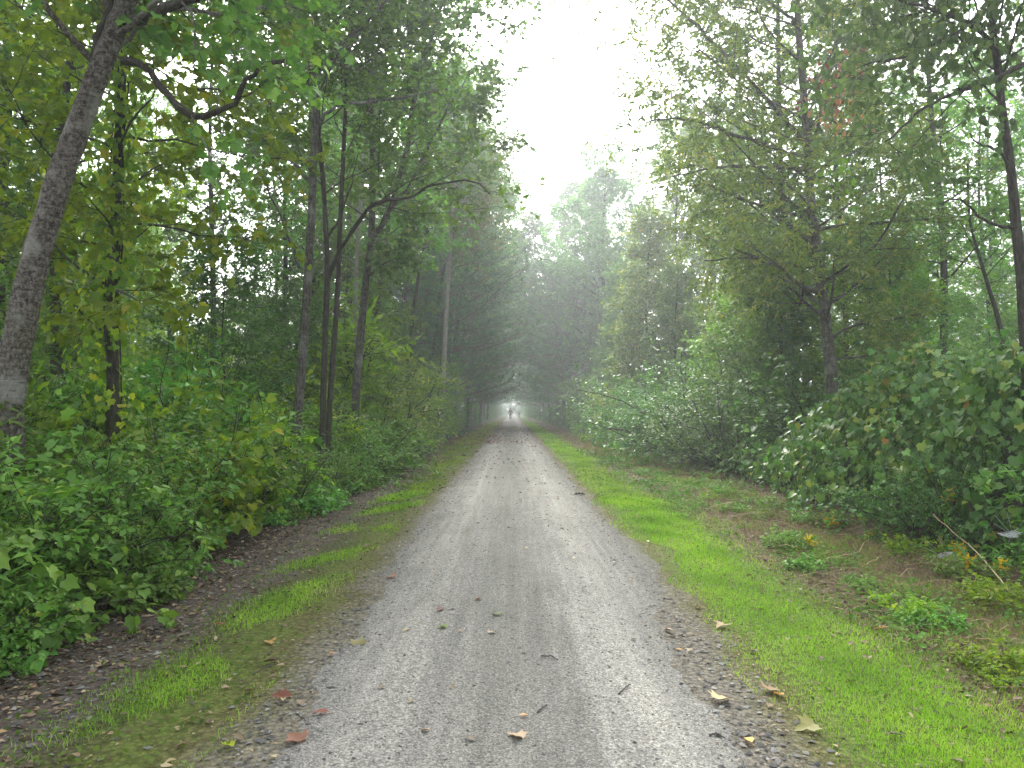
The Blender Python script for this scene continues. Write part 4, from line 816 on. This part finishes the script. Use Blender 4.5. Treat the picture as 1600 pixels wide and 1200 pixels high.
# ------------------------------------------------------------------ fallen leaves one can pick out
LM = {}
def fallen(px, py, L, kind, matn, tint, label, group=None, curl=.15, rot=None):
    L = L*.78; p = on(px, py, .012); seed = int(px*7+py); rng = RNG(seed); key = (kind, matn, round(tint, 1), seed % 4 if group else seed)
    if key not in LM:
        b_ = MB(); V, F = LEAF[kind]; leaves(b_, np.zeros((1, 3)), np.array([[0, 1., .05]]), np.array([[.05, 0, 1.]]), 1., kind, np.array([tint]))
        v = b_.v[0]; v[:, 2] += curl*(np.abs(v[:, 0])*1.6 + .5*(v[:, 1]-.4)**2) + rng.normal(size=len(v))*.025; v[:, 1] -= .5; v[:, 2] -= min(v[:, 2].min(), 0)
        b_.v[0] = v
        c, s_ = (0, -.5), .14
        tubes(b_, np.array([[[0, -.5, .03], [.02, -.65, .02], [.05, -.8, .04]]]), np.full((1, 3), .012), 3, tint)
        LM[key] = b_.mesh('fallen_leaf')
    o = link('fallen_leaf', LM[key], G[matn], None, tuple(p)); o.scale = (L, L, L); o.rotation_euler = (rng.normal()*.15, rng.normal()*.15, rng.random()*6.28 if rot is None else rot)
    tag(o, label, 'leaf', group)
F_ = fallen
for a in [(688, 958, .13, 'oak', 'russet', .1, 'reddish-brown oak leaf curled on the tyre track'), (748, 942, .12, 'oak', 'russet', .0, 'dark red-brown leaf near the middle of the trail, beyond the reddish oak leaf'),
          (775, 966, .10, 'maple', 'blue', .9, 'pale green leaf at mid trail beside the red-brown one'), (690, 986, .10, 'maple', 'blue', .9, 'pale grey-green leaf on the trail just nearer than the reddish oak leaf'),
          (835, 930, .09, 'oval', 'brown', .1, 'dark curled leaf at the centre of the trail'), (562, 1007, .14, 'maple', 'dull', 1., 'cream star-shaped leaf at the mossy trail edge'),
          (664, 1148, .06, 'round', 'straw', 1., 'small pale yellow leaf on the near trail'), (805, 1157, .12, 'maple', 'straw', .9, 'tan maple leaf flat on the near centre of the trail'), (817, 1126, .07, 'oval', 'russet', .7, 'small pink-brown leaf just beyond the tan maple leaf'),
          (733, 1162, .08, 'oak', 'brown', .4, 'brown oak leaf on the near trail'), (1128, 1096, .15, 'maple', 'straw', .95, 'large cream maple leaf at the open trail edge'), (1204, 1078, .15, 'maple', 'straw', .85, 'tan maple leaf on the moss beside the grass'),
          (1216, 1086, .12, 'oval', 'russet', 1., 'yellow-tan leaf overlapping the tan maple leaf'), (1258, 1137, .15, 'maple', 'dull', 1., 'pale green maple leaf lying on the mossy verge'), (1170, 1160, .11, 'oval', 'russet', 1., 'split orange-tan leaf on the gravel edge'),
          (1126, 980, .14, 'maple', 'straw', .9, 'cream leaf on the moss where the grass narrows'), (1398, 1145, .10, 'oak', 'brown', .1, 'dark brown leaf on the bright grass'), (1282, 1028, .08, 'oak', 'brown', .2, 'dark brown leaf upright in the grass'),
          (1176, 1018, .10, 'oak', 'brown', .15, 'dark curled leaf at the inner edge of the grass'), (1377, 980, .14, 'oak', 'russet', .9, 'orange-brown leaf standing in the weeds'), (423, 1003, .12, 'round', 'russet', .95, 'bright orange leaf on the mossy verge'),
          (420, 1035, .14, 'oval', 'brown', .5, 'long brown leaf below the bright orange one'), (500, 1118, .12, 'oval', 'russet', .5, 'orange-brown leaf at the near mossy trail edge'), (440, 1090, .14, 'oak', 'russet', .4, 'red-brown oak leaf on the moss'),
          (460, 1157, .15, 'maple', 'russet', .7, 'pinkish maple leaf on the gravel edge'), (356, 1166, .12, 'oak', 'yellow', .9, 'dark and yellow leaf on the moss'), (297, 1124, .15, 'lance', 'dull', 1., 'pale green split leaf on the near grass'),
          (388, 1080, .08, 'round', 'brown', .85, 'pale brown leaf on the dark moss strip'), (255, 1053, .06, 'round', 'yellow', 1., 'small round yellow leaf on the shoulder'), (520, 1025, .08, 'oval', 'brown', .95, 'pale buff leaf at the trail edge'),
          (160, 1035, .16, 'oak', 'brown', .8, 'large tan leaf on the bare shoulder'), (345, 975, .12, 'oak', 'russet', .8, 'tan-orange leaf on the shoulder near the grass'), (610, 905, .14, 'maple', 'russet', .7, 'pink-tan leaf beside the mossy edge'),
          (572, 855, .16, 'oak', 'brown', .9, 'pale tan leaf lying on the verge far from the others'), (1050, 996, .1, 'oval', 'brown', .3, 'grey-brown leaf at the gravel edge'), (905, 775, .3, 'oak', 'brown', 0., 'dark clump of leaves at the edge of the far trail')]:
    F_(*a)
rng = RNG(77)
for i in range(60):
    y = rng.uniform(690, 1195); cx = 800 + (-1.55+.45*rng.normal())*1200/(1.6*1200/(y-641)); 
    if 5 < cx < 1595: F_(cx, y, .035+.045*rng.random(), ['oak', 'oval', 'round'][i % 3], 'brown', round(.3+.6*rng.random(), 1), 'small dry brown leaf scattered on the shaded verge', 'small dry leaves on the shaded verge')
for i in range(45):
    y = rng.uniform(700, 1195); cx = 800 + (1.45+.4*rng.normal())*1200/(1.6*1200/(y-641))
    if 5 < cx < 1595: F_(cx, y, .035+.045*rng.random(), ['oak', 'oval', 'round'][i % 3], 'brown', round(.3+.6*rng.random(), 1), 'small dry leaf scattered between the gravel and the grass', 'small dry leaves by the mown grass')
for i in range(42):
    y = 690+420*rng.random()**1.4; cx = 800 + rng.uniform(-1.2, 1.2)*1200/(1.6*1200/(y-641))
    F_(cx, y, .035+.04*rng.random(), ['oak', 'oval', 'maple'][i % 3], ['brown', 'straw', 'brown'][i % 3], round(.2+.8*rng.random(), 1), 'small leaf lying on the gravel of the trail', 'small leaves on the gravel')

# ------------------------------------------------------------------ people far down the trail
def cloth(name, c): return plain(name, c, .85, .15, 40)
SKIN = cloth('skin', (.45, .29, .22))
def skin_mesh(name, verts, edges, rads, m, parent, root=0, sub=1):
    me = bpy.data.meshes.new(name); me.from_pydata([tuple(v) for v in verts], edges, []); o = link(name, me, m, parent)
    md = o.modifiers.new('skin', 'SKIN'); md.use_smooth_shade = True
    for i, rd in enumerate(rads): me.skin_vertices[0].data[i].radius = (rd, rd) if np.isscalar(rd) else rd
    for s_ in me.skin_vertices[0].data: s_.use_root = False
    me.skin_vertices[0].data[root].use_root = True
    sb = o.modifiers.new('sub', 'SUBSURF'); sb.levels = sub; sb.render_levels = sub; return o
def person(x, y, rz, label, top, legs, hair, pack=None, stride=.16, s=1., group=None, arms=.24):
    r = thing('person', label, 'person', (x, y, float(gz(x, y))+.006), group, rz, s)
    st = stride
    J = {'pel': (0, 0, .94), 'wai': (0, .01, 1.08), 'che': (0, .02, 1.30), 'nec': (0, .02, 1.47), 'jaw': (0, .035, 1.56), 'hea': (0, .03, 1.66), 'top': (0, .02, 1.745)}
    for sd, q, f in (('l', -1, 1), ('r', 1, -1)):
        J['hip'+sd] = (.09*q, 0, .90); J['kne'+sd] = (.10*q, .5*st*f+.04, .50); J['ank'+sd] = (.10*q, st*f-.03, .09); J['toe'+sd] = (.115*q, st*f+.13, .035)
        J['sho'+sd] = (.175*q, .01, 1.42); J['elb'+sd] = (arms*q, -.25*st*f-.02, 1.14); J['wri'+sd] = (arms*1.06*q, -.3*st*f+.08, .90); J['han'+sd] = (arms*1.07*q, -.3*st*f+.11, .81)
    names = list(J); ix = {n_: i for i, n_ in enumerate(names)}
    E = [('pel', 'wai'), ('wai', 'che'), ('che', 'nec'), ('nec', 'jaw'), ('jaw', 'hea'), ('hea', 'top')]
    for sd in 'lr': E += [('pel', 'hip'+sd), ('hip'+sd, 'kne'+sd), ('kne'+sd, 'ank'+sd), ('ank'+sd, 'toe'+sd), ('che', 'sho'+sd), ('sho'+sd, 'elb'+sd), ('elb'+sd, 'wri'+sd), ('wri'+sd, 'han'+sd)]
    Rd = {'pel': (.13, .10), 'wai': (.12, .09), 'che': (.145, .10), 'nec': .055, 'jaw': .075, 'hea': .095, 'top': .05, 'hip': .09, 'kne': .058, 'ank': .042, 'toe': .035, 'sho': .062, 'elb': .043, 'wri': .03, 'han': .036}
    g = lambda n_: Rd[n_] if n_ in Rd else Rd[n_[:3]]
    skin_mesh('body', [J[n_] for n_ in names], [(ix[a], ix[b_]) for a, b_ in E], [g(n_) for n_ in names], SKIN, r)
    def cover(nm, keys, edges, grow_, m):
        jj = {n_: i for i, n_ in enumerate(keys)}; add_ = lambda v: tuple(np.array(v)+grow_) if not np.isscalar(v) else v+grow_
        skin_mesh(nm, [J[n_] for n_ in keys], [(jj[a], jj[b_]) for a, b_ in edges], [add_(g(n_)) for n_ in keys], m, r)
    cover('jacket', ['wai', 'pel', 'che', 'shol', 'shor', 'elbl', 'elbr', 'wril', 'wrir'], [('pel', 'wai'), ('wai', 'che'), ('che', 'shol'), ('che', 'shor'), ('shol', 'elbl'), ('shor', 'elbr'), ('elbl', 'wril'), ('elbr', 'wrir')], .018, top)
    cover('trousers', ['pel', 'hipl', 'hipr', 'knel', 'kner', 'ankl', 'ankr'], [('pel', 'hipl'), ('pel', 'hipr'), ('hipl', 'knel'), ('hipr', 'kner'), ('knel', 'ankl'), ('kner', 'ankr')], .016, legs)
    for sd in 'lr': cover('shoe', ['ank'+sd, 'toe'+sd], [('ank'+sd, 'toe'+sd)], .012, hair)
    skin_mesh('hair', [(0, -.025, 1.57), (0, -.02, 1.68), (0, .0, 1.755)], [(0, 1), (1, 2)], [.085, .112, .075], hair, r)
    if pack is not None: skin_mesh('backpack', [(0, -.15, 1.06), (0, -.17, 1.22), (0, -.14, 1.40)], [(0, 1), (1, 2)], [(.14, .08), (.155, .1), (.12, .07)], pack, r)
    return r
BLK, NAVY, HAIR = cloth('black_cloth', (.018, .02, .024)), cloth('charcoal_cloth', (.035, .038, .05)), cloth('dark_hair', (.015, .012, .01))
OL, GRY, PACK = cloth('olive_cloth', (.16, .20, .12)), cloth('grey_cloth', (.10, .11, .12)), cloth('pack_cloth', (.06, .065, .07))
p = on(797.5, 656); person(p[0], p[1], .0, 'person in dark clothes with a backpack walking away under the pines', BLK, NAVY, HAIR, PACK, arms=.30, s=1.06)
p = on(811.5, 653.2); person(p[0], p[1], .0, 'person in a light olive top and dark shorts farther down the trail', OL, BLK, HAIR, s=1.0)
p = on(808, 650.3); person(p[0], p[1], 0., 'hazy person in grey at the far misty end of the trail', GRY, GRY, HAIR, s=1.0)

# ------------------------------------------------------------------ air
x0, x1, y0_, y1_, z0, z1 = -EXT/2-4, EXT/2+4, -64, EXT+4, -1.2, 40.
v = [(x, y, z) for z in (z0, z1) for x, y in ((x0, y0_), (x1, y0_), (x1, y1_), (x0, y1_))]
m = bpy.data.materials.new('haze'); m.use_nodes = True; m.node_tree.nodes.remove(m.node_tree.nodes['Principled BSDF'])
pv = m.node_tree.nodes.new('ShaderNodeVolumePrincipled'); pv.inputs['Color'].default_value = (.91, .96, .98, 1); pv.inputs['Density'].default_value = .0022; pv.inputs['Anisotropy'].default_value = .6
m.node_tree.links.new(pv.outputs[0], m.node_tree.nodes['Material Output'].inputs['Volume'])
tag(link('haze', MB().add(v, [(0, 3, 2, 1), (4, 5, 6, 7), (0, 1, 5, 4), (1, 2, 6, 5), (2, 3, 7, 6), (3, 0, 4, 7)]).mesh('haze'), m), 'pale morning mist over the trail and the wood', kind='stuff')
if 0: print('TRIS', sum(sum(len(p.vertices)-2 for p in m.polygons) for m in bpy.data.meshes))
